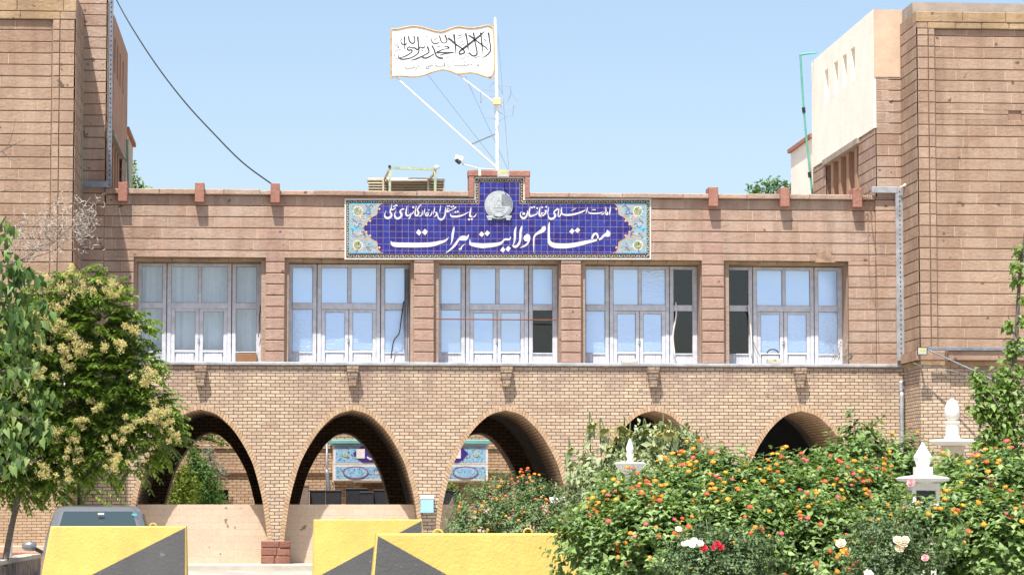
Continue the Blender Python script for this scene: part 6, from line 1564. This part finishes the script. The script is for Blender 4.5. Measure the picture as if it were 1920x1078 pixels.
for p in (a[0]*.8+a[2]*.2, a[1]*.8+a[3]*.2): mb.tube([(p.x, p.y+.05, gz(-12)-.13), (p.x, p.y+.05, p.z-.05)], .02, 6)
mb.build('legs', [STEEL], t)

# ------------------------------------------------------------------ courtyard building and planters seen through the arches
YF2 = 22.0
far = thing('courtyard_building', 'brick courtyard building with a tiled porch seen through the arches', 'building', (PX(760,YF2), YF2, 0))
mb = MB(); z = lambda py, Y=YF2: PZ(py, Y, 700)
xw0, xw1 = PX(404,YF2,925), PX(428,YF2,925); mb.box(-9, xw0, YF2, YF2+.5, -.1, 9); mb.box(xw1, 16, YF2, YF2+.5, -.1, 9); mb.box(xw0, xw1, YF2, YF2+.5, z(918), 9); mb.box(xw0, xw1, YF2, YF2+.5, -.1, z(937))
mb.build('wall', [BRICK_F], far)
mb = MB(); mb.bbox(-9, 16, YF2-.09, YF2-.002, z(888), z(876), .02); mb.bbox(-9, 16, YF2-.06, YF2-.002, z(842), z(834), .02); mb.build('string_course', [BRICK_F], far)
mb = MB(); mb.box(xw0+.0, xw1-.0, YF2+.25, YF2+.3, z(937), z(918)); mb.bbox(xw0-.12, xw0-.002, YF2-.05, YF2+.2, z(937), z(915), .01); w_ = mb.build('window', [DGREY, PLASTER_P], far)
YP2 = 19.0; xp0, xp1 = PX(625,YP2,860), PX(915,YP2,860); zp = lambda py: PZ(py, YP2, 700)
mb = MB(); mb.box(xp0+.02, xp1-.02, YP2+.06, YF2-.01, zp(902), zp(828)); mb.build('porch_block', [WHITE_D], far)
mb = MB(); mb.bbox(xp0-.06, xp1+.06, YP2-.08, YF2-.02, zp(832), zp(824), .02); mb.build('porch_cap', [simple('turquoise_cap', (0.13,0.33,0.33), .6)], far)
for i in range(4):
    x = xp0 + .3 + (xp1-xp0-.6)*i/3; mb = MB(); mb.box(x-.28, x+.28, YP2+.3, YP2+.86, -.1, zp(902)-.005) if i in (0, 3) else mb.tube([(x, YP2+.4, -.1), (x, YP2+.4, zp(902))], .03, 6); mb.build('porch_pier', [BRICK_F if i in (0, 3) else DGREY], far)
mb = MB(); mb.box(xp0+.9, xp1-.9, YF2-.06, YF2-.012, 0, zp(906)); mb.build('door_recess', [simple('brown_door', (0.12,0.06,0.03), .8)], far)
def far_panel(name, y0, y1, seed, medal):
    mb = MB(); rr = random.Random(seed); Y = YP2-.0
    poly(mb, [(625,y1),(915,y1),(915,y0),(625,y0)], Y, .05, 0); poly(mb, [(629,y1-3),(911,y1-3),(911,y0+3),(629,y0+3)], Y-.006, .006, 1)
    for k in range(620):
        x, y = rr.uniform(631, 909), rr.uniform(y0+4.5, y1-4.5); dot(mb, x, y, rr.uniform(.6,1.4), Y-.009-.00001*k, .004, rr.choice((2,2,2,3,4,5,2,6,6,6)), 5)
    if medal == 'text':
        poly(mb, [(662,y0+17),(672,y0+8),(680,y0+4),(860,y0+4),(868,y0+8),(878,y0+17),(868,y1-9),(860,y1-4),(680,y1-4),(672,y1-9)], Y-.020, .006, 7)
        for cx_ in (647, 893): dot(mb, cx_, (y0+y1)/2, 5, Y-.019, .005, 3, 8); dot(mb, cx_, (y0+y1)/2, 2.5, Y-.022, .005, 2, 8)
        for x in (668, 848): poly(mb, [(x,y1-11),(x+16,y1-11),(x+16,y0+9),(x,y0+9)], Y-.026, .005, 0)
        for pts in ([(688,y1-14,3),(694,y1-10,3.5),(700,y1-13,3),(699,y1-20,2)], [(706,y0+14,2),(707,y1-12,3)], [(720,y1-12,3),(735,y1-10,3),(745,y1-16,3)], [(760,y0+12,2),(762,y1-11,3)], [(775,y1-12,3),(800,y1-11,3),(815,y1-18,3)], [(828,y0+12,2),(830,y1-12,3)]): stroke(mb, pts, Y-.025, .004, 0)
    else:
        for cx_ in (667, 770, 873):
            for rx, ry, m_, d in ((24,12,6,.020),(22.5,10.8,4,.022),(21,9.5,1,.024)): poly(mb, [(cx_+rx*math.cos(q), (y0+y1)/2+ry*math.sin(q)) for q in [2*math.pi*j/20 for j in range(20)]], Y-d, .004, m_)
            for k in range(50):
                q, d = rr.uniform(0,6.28), rr.random()**.5; dot(mb, cx_+18*d*math.cos(q), (y0+y1)/2+8*d*math.sin(q), .9, Y-.026-.0001*k, .003, rr.choice((2,6,2)), 5)
        for cx_ in (718, 822):
            for q in range(6): dot(mb, cx_+7*math.cos(q*1.05), (y0+y1)/2+7*math.sin(q*1.05), 3.2, Y-.020-.0004*q, .004, rr.choice((4,0,5)), 7)
            dot(mb, cx_, (y0+y1)/2, 3.5, Y-.026, .004, 3, 8)
    mb.build(name, [G_['white'], flat('far_glaze_blue', (0.24,0.40,0.54)), G_['cyn'], G_['yel'], G_['red'], G_['pnk'], G_['blu'], flat('glaze_violet', (0.045,0.02,0.19))], far)
far_panel('tile_panel', 832.5, 870, 5, 'text'); far_panel('tile_panel', 871, 900, 6, 'oval')
pipe('courtyard_pipe', 'pale vertical pipes on the courtyard building left of the tiled porch', 'pipes', [P(613,826,20.8), P(613,945,20.8)], .035, STEEL); 
pipe('courtyard_pipe', 'leaning grey pipe beside the tiled porch in the courtyard', 'pipe', [P(612,880,20.2), P(618,925,20.2), P(618,945,20.2)], .06, STEEL)
PLB = simple('planter_black', (0.025,0.026,0.032), 0.45); CART = simple('brown_panel', (0.17,0.13,0.11), .8)
def planter(label, x0, x1, y0, y1, Y, mat=PLB):
    t = thing('planter_box', label, 'planter box', (PX((x0+x1)/2,Y,930), Y, 0), 'dark boxes in the courtyard'); mb = MB()
    a, c = PX(x0,Y,930), PX(x1,Y,930); mb.bbox(a, c, Y, Y+.5, 0.02, PZ(y0,Y,650), .02); mb.build('box_body', [mat], t)
    mb = MB(); mb.bbox(a-.015, c+.015, Y-.015, Y+.515, PZ(y0,Y,650)+.001, PZ(y0,Y,650)+.05, .012); mb.build('rim', [mat], t)
planter('brown upright panel box at the left end of the boxes in the second arch', 549, 579, 912, 940, 16.2, CART)
planter('black planter box next to the brown one in the second arch', 581, 610, 921.5, 940, 16.4)
planter('second black planter box from the brown one, standing before the porch pier', 611, 640, 921.5, 940, 16.4)
planter('black planter box standing before the dark door of the courtyard porch', 649, 688, 918, 940, 16.7)
planter('small black box lower than its neighbours in the second arch', 675, 700, 924.5, 940, 16.0)
planter('left one of the paired black planter boxes at the right of the second arch', 701, 731, 920.5, 940, 16.4)
planter('rightmost black planter box in the second arch, against the vault', 732, 765, 920.5, 940, 16.4)
planter('black planter box holding a green shrub in the middle arch', 832, 863, 921, 940, 16.4)
